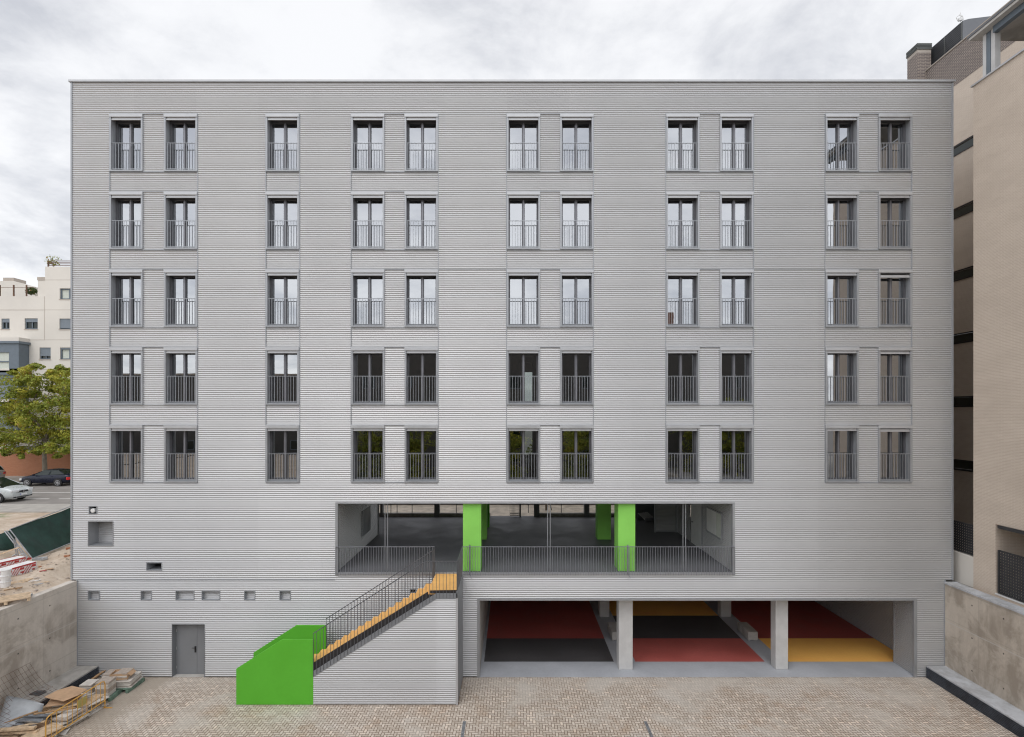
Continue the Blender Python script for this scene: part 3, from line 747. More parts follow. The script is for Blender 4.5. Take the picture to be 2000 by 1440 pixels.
def ledge(sx, lab, xo, xi):
    e = empty('ledge_bench', lab, 'bench', (0, 0, 0))
    s = MB(); a, b = sorted((sx * xo, sx * xi)); s.box(a, b, -21.9, -.03, .40, .47)
    s.build('ledge_top', M['conc'] if sx < 0 else M['ledge'], e, bevel=.006)
    s = MB(); a, b = sorted((sx * (xo + .03), sx * xi)); s.box(a, b, -21.9, -.03, -.02, .40); s.build('core', M['void'], e)
    s = MB()
    for k in range(8):
        z = .01 + k * .055; a, b = sorted((sx * (xo - .012), sx * (xo + .028))); s.box(a, b, -21.9, -.03, z, z + .022)
    if sx < 0:
        for k in range(70): s.box(-xo - .0, -xo + .012, -21.8 + k * .31, -21.78 + k * .31, .02, .40)
    s.build('slats', M['slat'], e)
ledge(-1, 'low concrete ledge with black slatted front along left retaining wall', 16.14, 16.98)
ledge(1, 'low grey stone ledge with black slatted front along right retaining wall', 16.16, 16.9)

# ================================================================ RIGHT NEIGHBOUR
RB = empty('apartment_building', 'beige brick apartment block on the right with brown brick top floor and concrete canopy', 'building')
XA, YA = 17.5, -.6
zA = 22.7
s = MB()                         # flank wall with a balcony opening
oy1, oz0, oz1 = CD and (17.5 * F / 944 - CD), 3.81, 6.30          # opening starts here and runs towards the camera
oy0 = -5.6
s.box(XA, XA + .35, oy1, YA, 3.6, zA); s.box(XA, XA + .35, oy0, oy1, oz1, zA); s.box(XA, XA + .35, oy0, oy1, 3.6, oz0 - .03); s.box(XA, XA + .35, -7.6, oy0, 3.6, zA)
s.box(XA + .35, 30, YA - .35, YA, 3.6, zA)
s.box(XA + .35, 24, oy1 + .001, oy1 + .3, oz0, oz1)
s.box(XA + 1.35, XA + 1.6, oy0, oy1, oz0, oz1); s.box(XA + .35, XA + 1.6, oy0, oy1, oz1, oz1 + .3)
s.box(XA + .35, 30, -7.6, -7.3, 3.6, zA)
s.build('wall', M['beige'], RB)
s = MB(); s.box(XA - .02, XA + 1.4, oy0, oy1, oz0 - .04, oz0 + .0); s.build('balcony_sill', M['white'], RB)
s = MB(); s.box(XA - .06, XA + .5, -7.7, YA + .06, zA, zA + .06); s.build('coping', M['box'], RB)
s = MB(); s.box(XA + .001 - .06, XA + .4, oy0, oy1 - .15, oz1 - .12, oz1 - .002); s.build('lintel', M['perf'], RB)
s = MB(); s.box(XA + 1.33, XA + 1.349, -5.5, -2.35, oz0 + .9, oz1 - .1); s.build('window', M['black'], RB)
s = MB(); s.box(XA - .012, 17.85, -22, YA + .9, 6.46, 6.5)
def perforated(name, x, y0, y1, z0, z1, parent, axis='x'):
    p = MB(); st = .095; ny_ = int((y1 - y0) / st); nz = int((z1 - z0) / st); w = .032
    for k in range(ny_ + 1):
        y = y0 + (y1 - y0) * k / ny_; p.box(x, x + .006, y - w, y + w, z0, z1)
    for k in range(nz + 1):
        z = z0 + (z1 - z0) * k / nz; p.box(x - .001, x + .007, y0, y1, z - w, z + w)
    p.box(x - .02, x + .02, y0 - .03, y1 + .03, z1, z1 + .035); p.box(x - .02, x + .02, y0 - .03, y1 + .03, z0 - .035, z0)
    p.box(x - .022, x + .022, y1, y1 + .05, z0 - .03, z1 + .03)
    return p.build(name, M['perf'], parent)
perforated('balcony_screen', XA + .04, -5.4, oy1 - .12, oz0 + .06, 5.36, RB)
# low garden wall and screen in the gap beside the corrugated building
s = MB(); s.box(XA, XA + .2, YA + .001, 1.0, 3.5, 4.86); s.build('terrace_wall', M['cream'], RB)
s = MB(); s.box(XA - .01, 21, YA + .001, 6.5, 3.61, 3.7); s.build('terrace_floor', M['conc'], RB)
s = MB(); s.box(17.5, 21.05, 6.5, 14.9, 3.61, 21.5); s.build('added_light_blocker', M['beige'], RB)  # unseen block, added to shut daylight out of the gap and darken wall B
perforated('balcony_screen', XA + .08, YA + .05, .9, 4.93, 6.02, RB)
# wall B set back
XB = 21.06
s = MB(); wz = []
for k in range(7):
    y_ = (265.6, 400, 527, 650, 768, 886)[k] if k < 6 else 0
    zt_ = 23.02 - 2.98 * k if k < 6 else 3.4
    wz.append(zt_)
ztops = [23.02 - 2.98 * k for k in range(6)]
z = 25.87
YB0, YB1 = YA, 15.0
WY0, WY1 = 3.35, 5.0                     # window span on the wall
prev = 25.87
for zt_ in ztops:
    s.box(XB, XB + .3, YB0, YB1, zt_, prev)
    s.box(XB, XB + .3, WY1, YB1, zt_ - .47, zt_); s.box(XB, XB + .3, YB0, 1.2, zt_ - .47, zt_)
    prev = zt_ - .47
s.box(XB, XB + .3, YB0, YB1, 3.4, prev)
s.build('wall', M['beige'], RB)
for i, zt_ in enumerate(ztops):
    w = MB(); w.box(XB + .02, XB + .06, 1.2, WY1, zt_ - .47, zt_ - .42); w.box(XB + .02, XB + .06, 1.2, WY1, zt_ - .06, zt_); w.box(XB + .02, XB + .06, WY1 - .08, WY1, zt_ - .42, zt_ - .06); w.box(XB + .02, XB + .06, 2.8, 2.88, zt_ - .42, zt_ - .06)
    w.box(XB - .03, XB + .02, 1.2, WY1, zt_ - .50, zt_ - .47)
    wo_ = w.build('strip_window', M['black'], RB)
    w = MB(); w.box(XB + .07, XB + .08, 1.2, WY1 - .08, zt_ - .42, zt_ - .06); w.build('pane', M['cglass'], wo_)
s = MB(); s.box(XB - .01, XB + .3, -7.4, YB1, 25.87, 27.68); s.box(XB + .3, 26, YB1 - .3, YB1, 20, 27.68); s.box(XB - .01, XB + .3, -7.4, YB0, 22.8, 25.87)
s.build('top_floor_wall', M['brown'], RB)
s = MB(); s.box(XB - .05, XB + .34, -7.4, YB1, 27.68, 27.73); s.build('parapet_coping', M['creamj'], RB)
s = MB(); s.box(20.6, 21.30, 26.93 - CD, 27.62 - CD, 22, 28.62)
ch = s.build('chimney', M['brown'], RB)
s = MB(); s.box(20.6, 21.30, 26.93 - CD, 27.62 - CD, 28.62, 28.78); s.build('chimney_collar', M['creamj'], ch)
s = MB()
for k in range(5): s.box(20.57 - .01 * (k % 2), 21.33, 26.9 - CD, 27.66 - CD, 28.79 + k * .065, 28.83 + k * .065)
s.box(20.62, 21.28, 26.95 - CD, 27.6 - CD, 28.78, 29.1); s.build('chimney_cap', M['louv'], ch)
s = MB(); y0, y1 = 25.3 - CD, 28.6 - CD
s.box(21.55, 21.6, y0, y1, 27.7, 29.0)
for k in range(14): s.box(21.5, 21.55, y0 + .05, y1, 27.72 + k * .093, 27.77 + k * .093)
s.box(21.49, 21.56, y0, y0 + .06, 27.7, 29.02); s.box(21.49, 21.56, 26.3 - CD, 26.36 - CD, 27.7, 29.02)
s.build('louver_screen', M['louv'], RB)
s = MB(); s.prism([(21.5, 27.7), (21.5, 29.03), (21.8, 29.12), (23.1, 29.28), (26, 29.3), (26, 27.7)], 'y', y0 - .02, y0 + 3.3); s.build('plant_room', M['zinc'], RB)
s = MB(); p = at(1876, 43, 25.6)
s.tube([p, p + Vector((0, 0, .45))], .02); s.tube([p + Vector((-.14, 0, .06)), p + Vector((-.2, 0, .2)), p + Vector((-.1, 0, .3))], .02); s.obox(p + Vector((0, 0, .12)), (1, 0, .3), (.22, .1, .12)); s.obox(p + Vector((.03, 0, .3)), (1, 0, -.6), (.2, .03, .04))
s.build('antenna', M['white'], RB)
# canopy
s = MB(); s.box(17.2, 22.4, -8.2, 19.96 - CD, 24.33, 24.47); s.build('canopy', M['conc'], RB)
s = MB(); s.box(17.17, 17.23, -8.2, 20.0 - CD, 24.43, 24.5); s.build('canopy_gutter', M['zinc'], RB)
s = MB(); s.box(17.42, 17.6, -8.1, 19.2 - CD, 24.1, 24.33); s.build('canopy_beam', M['bluegrey'], RB)
for a, b, m, w in ((19.56, 19.70, 'gcol', .2), (19.38, 19.55, 'bluegrey', .14), (19.2, 19.36, 'gcol', .2)):
    s = MB(); s.box(XA, XA + w, a - CD, b - CD, zA + .061, 24.32 if m != 'gcol' else 24.325); s.build('canopy_post', M[m], RB)
s = MB(); s.box(18.1, 22.3, -2.3, -2.0, 23.96, 24.32); s.build('cross_beam', M['conc'], RB)
s = MB(); s.box(18.1, 22.3, -2.28, -2.2, 23.72, 23.8); s.build('glazing_bar', M['bluegrey'], RB)
s = MB(); s.box(17.7, 21.0, -7.4, YA - .36, 22.5, 22.68); s.build('roof_terrace', M['conc'], RB)

# ================================================================ LEFT FAR BUILDING
DC = 51.8; SC = F / DC; YC = DC - CD
CB = empty('apartment_building', 'cream rendered apartment block across the street with orange brick ground floor and blue grey bay', 'building')
def cx(x): return (x - 1000) / SC
def cz(y): return CH + (805 - y) / SC
wins = [(116.5, 150, 563.5, 584.5, 'glass'), (2.5, 18.5, 622.5, 643, 'half'), (48, 73.5, 622, 643, 'half'), (116, 150, 622.5, 643.5, 'shut'), (77, 99, 679, 702, 'most'), (117, 150, 679, 702, 'curt')]
def wall_grid(mb, x0, x1, z0, z1, holes, y0, y1):
    xs = sorted({x0, x1} | {h[i] for h in holes for i in (0, 1) if x0 < h[i] < x1})
    for a, b in zip(xs, xs[1:]):
        iv = sorted((max(h[2], z0), min(h[3], z1)) for h in holes if h[0] < (a + b) / 2 < h[1] and h[3] > z0 and h[2] < z1); c_ = z0
        for p, q in iv:
            if p > c_: mb.box(a, b, y0, y1, c_, p)
            c_ = max(c_, q)
        if c_ < z1: mb.box(a, b, y0, y1, c_, z1)
hs = [(cx(a), cx(b), cz(d), cz(c_)) for a, b, c_, d, k in wins]
xl = cx(-150)
s = MB(); wall_grid(s, cx(88), cx(190), cz(882), cz(521), hs, YC, YC + .4); wall_grid(s, xl, cx(88), cz(882), cz(578.7), hs, YC + .01, YC + .4)
s.box(cx(88), cx(190), YC + .4, YC + 9, cz(600), cz(521)); s.box(xl, cx(190), YC + .9, YC + 12, 4, cz(600) - .3)
s.build('wall', M['cream'], CB)
s = MB()
for y_ in (547, 605.5, 664, 722, 780, 840): s.box(xl if y_ > 600 else cx(88), cx(190), YC - .004, YC, cz(y_) - .025, cz(y_) + .02)
s.box(cx(86.6) , cx(87.3), YC - .003, YC + .01, cz(664), cz(579))
s.build('render_joint', M['creamj'], CB)
s = MB(); s.box(xl, cx(190), YC - .03, YC + .4, 4.1, cz(882)); s.build('ground_floor_wall', M['orangeb'], CB)
s = MB()
for a, b in ((-60, -20), (28, 61), (113, 150)): s.box(cx(a), cx(b), YC - .10, YC - .03, cz(882.5), cz(880)); 
s.build('window_ledge', M['white'], CB)
s = MB()
for a, b in ((-60, -20), (28, 61), (113, 150)):
    s.box(cx(a), cx(b), YC - .06, YC - .031, cz(880), cz(871))
    for k in range(4): s.box(cx(a), cx(b), YC - .09, YC - .062, cz(879 - 2 * k), cz(878 - 2 * k))
s.build('louver', M['bluegrey'], CB)
for a, b, c_, d, k in wins:
    x0, x1, z0, z1 = cx(a), cx(b), cz(d), cz(c_)
    f = MB(); t = .10
    f.box(x0, x1, YC + .12, YC + .2, z0, z0 + t); f.box(x0, x1, YC + .12, YC + .2, z1 - t, z1); f.box(x0, x0 + t, YC + .12, YC + .2, z0 + t, z1 - t); f.box(x1 - t, x1, YC + .12, YC + .2, z0 + t, z1 - t)
    xm_ = (x0 + x1) / 2 if b < 140 else x0 + .85
    f.box(xm_ - .05, xm_ + .05, YC + .13, YC + .19, z0 + t, z1 - t)
    fo = f.build('window', M['bluegrey'], CB)
    p = MB(); p.box(x0 + t, x1 - t, YC + .205, YC + .215, z0 + t, z1 - t); p.build('pane', M['curt'] if k in ('curt', 'glass') else M['cglass'], fo)
    fr = {'glass': 0, 'half': .42, 'shut': .93, 'most': .78, 'curt': .16}[k]
    if fr:
        p = MB(); h = (z1 - z0) * fr
        for q in range(int(h / .09)): p.box(x0 + .02, x1 - .02, YC + .07, YC + .10, z1 - (q + 1) * .09, z1 - q * .09 - .012)
        p.build('roller_shutter', M['shut'], fo)
    p = MB(); p.box(x0 - .05, x1 + .05, YC - .04, YC + .12, z0 - .07, z0 - .0); p.build('sill', M['creamj'], fo)
# bay of enclosed balconies
def bay(y_top, xr, open_):
    e = MB(); yb = YC - 1.1; x1 = cx(xr); x0 = xl
    zt_ = cz(y_top + 10); zb_ = cz(y_top + 70.5)
    e.box(x0, x1 + .15, yb - .15, YC, zt_, zt_ + .22)
    e.mi = 1; e.box(x0, x1, yb, YC, zt_ + .22, cz(y_top - 2)); e.mi = 0
    e.box(x1 - .9, x1, yb, YC, zb_ + .45, zt_); e.box(x0, x1 - .9, yb, yb + .1, zt_ - .85, zt_)
    e.mi = 1; e.box(x0, x1, yb, YC, zb_, zb_ + .45)
    o = e.build('bay_window', [M['bluegrey'], M['cream']], CB)
    g_ = MB(); g_.box(x0, x1 - .9, yb + .12, yb + .14, zb_ + .45, zt_ - .85); g_.build('pane', M['curt'] if open_ else M['shut'], o)
    m_ = MB()
    for k in range(10):
        x = x1 - .9 - k * 1.25; m_.box(x - .05, x + .05, yb + .02, yb + .1, zb_ + .45, zt_ - .85)
    m_.box(x0, x1 - .95, yb + .03, yb + .09, zb_ + 1.25, zb_ + 1.36)
    m_.build('glazing_bar', M['bluegrey'], o)
bay(664, 57, True); bay(724, 56, False); bay(783, 55, False)
# roof terrace things
s = MB(); s.box(cx(68.5), cx(88), YC + .3, YC + 1.5, cz(579), cz(546)); sC = s.build('chimney', M['cream'], CB)
s = MB(); s.box(cx(68), cx(88.5), YC + .25, YC + 1.55, cz(546), cz(540)); s.build('chimney_cap', M['creamj'], sC)
tw = lambda x, y: ((x - 1000) * (DC + 2.5) / F, CH + (805 - y) * (DC + 2.5) / F)
s = MB(); s.prism([tw(-60, 583), tw(-60, 549), tw(27, 549), tw(68, 561), tw(68, 583)], 'y', YC + 2.5, YC + 6); s.build('stair_tower', M['cream'], CB)
s = MB(); s.box(tw(4, 0)[0], tw(25, 0)[0], YC + 2.6, YC + 4, tw(0, 549)[1], tw(0, 542)[1]); s.build('chimney_cap', M['creamj'], CB)
s = MB()
for x in (-30, -2, 25, 50): s.box(cx(x) - .045, cx(x) + .045, YC + .05, YC + .15, cz(579), cz(556.5))
s.box(xl, cx(68), YC + .08, YC + .12, cz(561.4), cz(560.8))
s.build('roof_fence', M['rust'], CB)
s = MB()
for y_ in (509.3, 512, 515, 518): s.box(cx(92), cx(160), YC + .08, YC + .13, cz(y_) - .025, cz(y_) + .025)
for x in (92.5, 138.5): s.box(cx(x) - .05, cx(x) + .05, YC + .06, YC + .15, cz(521), cz(508.8))
s.build('roof_railing', M['rust'], CB)

# ---------------------------------------------------------------- foliage helper
def leaves(mb, c, r, n, size, rr, flat=.8):
    for _ in range(n):
        while True:
            p = Vector((rr.uniform(-1, 1), rr.uniform(-1, 1), rr.uniform(-1, 1)))
            if .15 < p.length < 1: break
        p = p * (p.length ** -.35)
        q = Vector(c) + Vector((p.x * r[0], p.y * r[1], p.z * r[2] * flat))
        s_ = size * rr.uniform(.6, 1.3)
        nrm = (Vector((p.x, p.y, p.z + .5)).normalized() + Vector((rr.uniform(-1, 1), rr.uniform(-1, 1), rr.uniform(-1, 1))) * .8).normalized()
        a = nrm.cross(Vector((rr.uniform(-1, 1), rr.uniform(-1, 1), .3))).normalized(); b = nrm.cross(a)
        mb.quad(q - a * s_ * .5, q - a * s_ * .1 + b * s_ * .42, q + a * s_ * .55, q - a * s_ * .05 - b * s_ * .42)
def twig(mb, p, q, r0, r1, rr, w=.15):
    p, q = Vector(p), Vector(q); L = (q - p).length; pts = []
    for k in range(5):
        t = k / 4; o = Vector((rr.uniform(-1, 1), rr.uniform(-1, 1), rr.uniform(-.3, .6))) * w * L * math.sin(math.pi * t) * .5; pts.append(p.lerp(q, t) + o)
    mb.tube(pts, [r0 + (r1 - r0) * k / 4 for k in range(5)], 6)
    return pts
DT = 47.8
TR = empty('street_tree', 'leafy yellow green street tree behind the navy car in front of cream block', 'tree', at(87, 805, DT) + Vector((0, 0, 4.12 - CH)))
base = Vector(TR.location)
clumps = [(55,724,17),(66,716,12),(42,735,14),(24,727,9),(60,748,18),(36,752,14),(72,742,10),(112,722,13),(122,735,17),(104,738,14),(134,728,10),(98,731,9),
          (118,757,20),(138,760,18),(100,762,13),(28,768,14),(46,775,19),(70,768,12),(22,795,10),(8,797,15),(40,800,16),(62,795,16),(78,790,15),(98,788,18),(122,788,22),(145,790,20),
          (20,830,20),(45,828,20),(70,822,18),(95,818,20),(118,822,20),(142,822,22),(10,852,18),(34,856,20),(60,853,18),(85,848,20),(110,850,20),(135,852,22),(-8,840,18),(-12,862,14),
          (8,878,13),(38,878,15),(72,872,15),(100,872,15),(128,874,16),(160,850,22),(165,810,22),(160,770,20),(42,890,7),(108,888,9),(12,888,8),(78,884,8)]
tb = MB(); tb.tube([(0, 0, 0), (.03, 0, 1.0), (-.02, 0, 2.4), (.05, .05, 3.6)], [.24, .19, .17, .15], 10)
tips = []
for (x_, y_, r_) in clumps[::2]:
    d = DT + rnd.uniform(-1.6, 1.6); tips.append(at(x_, y_, d) - base)
tops = [Vector((.05, .05, 3.6)), Vector((-1.6, .1, 6.4)), Vector((1.5, .1, 6.6)), Vector((-.8, .4, 8.2)), Vector((1.9, -.2, 8.0))]
twig(tb, tops[0], tops[1], .13, .07, rnd); twig(tb, tops[0], tops[2], .13, .07, rnd); twig(tb, tops[1], tops[3], .07, .04, rnd); twig(tb, tops[2], tops[4], .07, .04, rnd)
for q in tips:
    p = min(tops, key=lambda t_: (t_ - q).length + max(0, t_.z - q.z) * 2); twig(tb, p, q, .045, .012, rnd)
tb.build('trunk', M['bark'], TR, smooth=True)
lf = MB()
for (x_, y_, r_) in clumps:
    for s_ in range(2):
        d = DT + rnd.uniform(-2.2, 2.2); rm = r_ / F * DT * .82
        c_ = at(x_ + rnd.uniform(-3, 3), y_ + rnd.uniform(-3, 3), d) - base
        for q in range(3):
            o = Vector((rnd.uniform(-1, 1) * rm * .6, rnd.uniform(-1, 1) * rm * .7, rnd.uniform(-.6, .6) * rm))
            leaves(lf, c_ + o, (rm * .72, rm * .85, rm * .60), int(60 + rm * rm * 150), .15, rnd)
for _ in range(150):
    c_ = at(rnd.uniform(-5, 175), rnd.uniform(735, 880), DT + rnd.uniform(-2, 2)) - base
    leaves(lf, c_, (.75, .75, .5), 60, .15, rnd)
lf.build('crown', M['leaf'], TR)
# small roof plants
def shrub(label, c, r, n, size, m, stem=.3, group=None):
    e = empty('shrub', label, 'shrub', c); b = MB(); rr = random.Random(int(c[0] * 10))
    for k in range(6): twig(b, (0, 0, 0), (rr.uniform(-r, r) * .7, rr.uniform(-r, r) * .4, r * rr.uniform(.7, 1.5)), .03, .01, rr)
    b.build('stem', M['bark'], e); b = MB(); leaves(b, (0, 0, r * .75), (r, r * .6, r * .8), n, size, rr); b.build('foliage', m, e)
shrub('dark green bush on the roof terrace of the cream block', at(61, 577, DC + .8), .58, 420, .14, M['leaf2'])
shrub('dry brown potted shrub on the highest roof of the cream block', at(104, 521, DC + .8), .8, 90, .16, M['leaf'])

# ================================================================ CARS
def car(name, label, paint, L, Wd, st, gh, loc, rz, wheels=(.85, 3.5), wr=.31, front=True, roofz=1.45, grp=None):
    """x runs from the tail (0) to the nose (L); st: (x, z_low, z_deck, half width); gh: (base rear, roof rear, roof front, base front)"""
    e = empty(name, label, 'car', loc, rz, grp)
    b = MB(); ring = []
    a_, z_9 = st[0], st[-1]; st = [a_, (a_[0] + .012,) + a_[1:]] + list(st[1:-1]) + [(z_9[0] - .012,) + z_9[1:], z_9]
    for (x, zl, zd, hw) in st:
        zm = zl + (zd - zl) * .45
        ring.append([(x, -hw * .86, zl), (x, -hw * .97, zl + .12), (x, -hw, zm), (x, -hw * .975, zd - .10), (x, -hw * .90, zd - .02), (x, -hw * .5, zd + .015), (x, 0, zd + .025),
                     (x, hw * .5, zd + .015), (x, hw * .90, zd - .02), (x, hw * .975, zd - .10), (x, hw, zm), (x, hw * .97, zl + .12), (x, hw * .86, zl)])
    n = 13; vs = [p for r_ in ring for p in r_]; fs = []
    for i in range(len(ring) - 1):
        for k in range(n): fs.append((i * n + k, (i + 1) * n + k, (i + 1) * n + (k + 1) % n, i * n + (k + 1) % n))
    fs += [tuple(range(n)), tuple(range((len(ring) - 1) * n, len(ring) * n))[::-1]]
    b.add(vs, fs)
    # roof and pillars
    br, rr_, rf, bf = gh; zb_ = [s_ for s_ in st if s_[0] <= (br + bf) / 2][-1][2]; hw = Wd / 2
    zr = roofz; hb, ht = hw * .93, hw * .70
    def zdk(x):
        for p, q in zip(st, st[1:]):
            if p[0] <= x <= q[0]: return p[2] + (q[2] - p[2]) * (x - p[0]) / (q[0] - p[0])
        return st[-1][2]
    zbr, zbf = zdk(br) - .02, zdk(bf) - .02
    nR = 6
    for i in range(nR):
        a, c_ = rr_ + (rf - rr_) * i / nR, rr_ + (rf - rr_) * (i + 1) / nR
        ca, cc = [zr - .045 * abs(2 * t_ - 1) ** 2 for t_ in (i / nR, (i + 1) / nR)]
        b.add([(a, -ht, ca - .05), (c_, -ht, cc - .05), (a, -ht * .8, ca), (c_, -ht * .8, cc), (a, 0, ca + .02), (c_, 0, cc + .02), (a, ht * .8, ca), (c_, ht * .8, cc), (a, ht, ca - .05), (c_, ht, cc - .05)],
              [(0, 1, 3, 2), (2, 3, 5, 4), (4, 5, 7, 6), (6, 7, 9, 8)])
    for sgn in (-1, 1):
        for p, q, w in (((br, sgn * hb * .93, zbr), (rr_, sgn * ht, zr - .09), .07), ((bf, sgn * hb * .95, zbf), (rf, sgn * ht, zr - .09), .05), (((br + bf) / 2 - .05, sgn * (hb + .0), zdk((br + bf) / 2) - .05), ((rr_ + rf) / 2, sgn * (ht + .01), zr - .05), .05)):
            b.bar(p, q, w)
    body = b.build('body', paint, e, smooth=True)
    sm = body.modifiers.new('sub', 'SUBSURF'); sm.levels = 0; sm.render_levels = 1
    g_ = MB(); q = .985
    B = [(br + .03, -hb * .92, zbr), (bf - .03, -hb * .92, zbf), (bf - .03, hb * .92, zbf), (br + .03, hb * .92, zbr)]
    T = [(rr_ + .02, -ht * .97, zr - .07), (rf - .02, -ht * .97, zr - .07), (rf - .02, ht * .97, zr - .07), (rr_ + .02, ht * .97, zr - .07)]
    g_.add(B + T, [(0, 1, 5, 4), (1, 2, 6, 5), (2, 3, 7, 6), (3, 0, 4, 7), (4, 5, 6, 7)])
    g_.build('windows', M['cglass'], e)
    for wx in wheels:
        for sgn in (-1, 1):
            a = MB(); a.tube([(wx, sgn * (hw - .10), wr + .03), (wx, sgn * (hw + .003), wr + .03)], wr + .05, 24); wl_arch = a
            wa = a.build('wheel_arch', M['black'], e)
            w = MB(); w.tube([(0, sgn * -.19, 0), (0, sgn * .0, 0), (0, sgn * .012, 0)], [wr, wr, wr * .93], 24); wo_ = w.build('wheel', M['tyre'], e); wo_.location = (wx, sgn * (hw + .0), wr)
            w = MB(); w.tube([(0, sgn * .012, 0), (0, sgn * .018, 0)], [wr * .3, wr * .26], 16)
            for k in range(7):
                t_ = 2 * math.pi * k / 7; w.obox((math.cos(t_) * wr * .36, sgn * .017, math.sin(t_) * wr * .36), (math.cos(t_), 0, math.sin(t_)), (wr * .66, .012, wr * .20), (0, 1, 0))
            prev_ = None
            for k in range(24):
                t0, t1 = 2 * math.pi * k / 24, 2 * math.pi * (k + 1) / 24; a0, a1 = wr * .62, wr * .70
                w.quad(*[(math.cos(t_) * r_, sgn * .019, math.sin(t_) * r_) for t_, r_ in ((t0, a0), (t0, a1), (t1, a1), (t1, a0))])
            w.build('rim', M['rim'], wo_)
    zf = st[-1][2]
    for sgn in (-1, 1):
        m_ = MB(); m_.obox((bf - .35, sgn * (hw + .08), zdk(bf) + .06), (0, 1, 0), (.2, .1, .12)); m_.build('mirror', paint, e, bevel=.02)
        h = MB(); h.obox((L - (.085 if L > 4.6 else .20), sgn * hw * .64, zf - .0), (.22, -sgn * 1, 0), (.50, .17, .17)); h.build('headlight', M['lamp'], e, bevel=.03)
        h = MB(); h.obox((.10, sgn * hw * .80, st[0][2] - .14), (-.35, -sgn * 1, 0), (.36, .16, .24)); h.build('tail_light', M['tail'], e, bevel=.03)
        dh = MB()
        for xx in ((rr_ + rf) / 2 - .35, (rr_ + rf) / 2 + .75): dh.box(xx, xx + .16, sgn * hw * .99 - .012, sgn * hw * .99 + .012, zdk(2) - .17, zdk(2) - .14)
        dh.build('door_handle', paint, e)
    gr = MB(); gr.box(L - .05, L + .012, -hw * .42, -.12, zf - .12, zf - .0); gr.box(L - .05, L + .012, .12, hw * .42, zf - .12, zf - .0); gr.box(L - .05, L + .016, -.1, .1, zf - .16, zf + .015); gr.box(L - .06, L + .006, -hw * .55, hw * .55, .31, .38)
    gr.box(L - .06, L + .002, -hw * .78, -hw * .6, .31, .38); gr.box(L - .06, L + .002, hw * .6, hw * .78, .31, .38)
    go = gr.build('grille', M['black'], e)
    em = MB(); em.box(L + .017, L + .026, -.05, .055, zf - .035, zf - .01); em.box(L + .017, L + .026, -.055, .05, zf - .12, zf - .095); em.obox((L + .022, 0, zf - .065), (0, .8, -.6), (.12, .009, .03), (1, 0, 0)); em.build('emblem', M['chrome'], go)
    for xx, sg in ((L + .03, 1), (-.02, -1)):
        pl = MB(); zz = .46 if sg > 0 else st[0][2] - .22; pl.box(xx - .01, xx + .01, -.26, .26, zz, zz + .11); po = pl.build('number_plate', M['white'], e)
        pl = MB(); pl.box(xx + sg * .011 - .002, xx + sg * .011 + .002, -.26 if sg < 0 else -.26, -.215, zz, zz + .11); pl.build('country_band', M['blue'], po)
    return e
sedan = [(0, .42, .80, .66), (.06, .30, .98, .78), (.35, .24, 1.04, .84), (1.0, .20, 1.03, .86), (2.2, .19, .98, .865), (3.1, .19, .95, .86), (3.4, .20, .93, .85), (4.0, .23, .83, .80), (4.32, .28, .70, .68), (4.42, .36, .58, .56)]
mpv = [(0, .42, .95, .72), (.06, .30, 1.10, .84), (.4, .22, 1.14, .89), (1.2, .20, 1.12, .905), (2.4, .19, 1.08, .905), (3.3, .20, 1.12, .90), (3.8, .22, 1.09, .89), (4.25, .23, 1.03, .87), (4.50, .24, .95, .84), (4.62, .25, .87, .79), (4.68, .27, .78, .75)]
z_ = 4.004
n1_ = Vector((-42.35, 45.3 + .87 - CD, z_))
car('parked_car', 'navy blue saloon car parked under the street tree', M['carB'], 4.42, 1.73, sedan, (.42, 1.05, 2.35, 3.25), (-37.93, 46.17 - CD, z_), R(180), (.93, 3.55), .31, roofz=1.42, grp='cars parked on the street')
car('parked_car', 'silver people carrier car on the near side of the street by the lot', M['carS'], 4.69, 1.81, mpv, (.12, .55, 2.75, 4.0), (-34.95 - 4.69, 37.0 + .9 - CD, z_), 0, (.90, 3.74), .32, roofz=1.70, grp='cars parked on the street')
car('parked_car', 'champagne coloured hatchback car parked far left across the street', M['carC'], 4.2, 1.75, [(x * .9, a, b, h) for x, a, b, h in mpv], (.12, .40, 2.4, 3.4), (-46.2, 47.6 - CD, z_), R(180), (.80, 3.35), .31, roofz=1.62, grp='cars parked on the street')

# ================================================================ THINGS ON THE LEFT LOT
def netting(label, bl, br, tl, tr, n=26, m=10, poles=True):
    e = empty('site_fence', label, 'fence', bl, group='green netted site fences')
    b = Vector(bl); bl, br, tl, tr = [Vector(p) - b for p in (bl, br, tl, tr)]
    nrm = (br - bl).cross(tl - bl).normalized(); g_ = MB(); rr = random.Random(int(b.x * 7)); vs = []
    for j in range(m + 1):
        for i in range(n + 1):
            u, v = i / n, j / m; p = bl.lerp(br, u).lerp(tl.lerp(tr, u), v)
            p += nrm * (.05 * math.sin(u * 9 + v * 3) * math.sin(v * math.pi) + .02 * math.sin(u * 31 + v * 9)) + Vector((0, 0, .03 * math.sin(u * 6.3) - .05 * math.sin(u * math.pi))) * (1 if v > .5 else .4)
            vs.append(p)
    g_.add(vs, [(j * (n + 1) + i, j * (n + 1) + i + 1, (j + 1) * (n + 1) + i + 1, (j + 1) * (n + 1) + i) for j in range(m) for i in range(n)])
    g_.build('netting', M['net'], e, smooth=True)
    if poles:
        f = MB(); off = nrm * .03
        for k in (0, .16, .26): d_ = (br - bl).normalized() * k * -1; f.tube([bl + d_ + off, tl + d_ + off], .022, 8)
        f.tube([tl + off, tl.lerp(tr, 1) + off], .02, 6); f.tube([bl + off, br + off], .02, 6)
        f.build('frame', M['galv'], e)
    return e
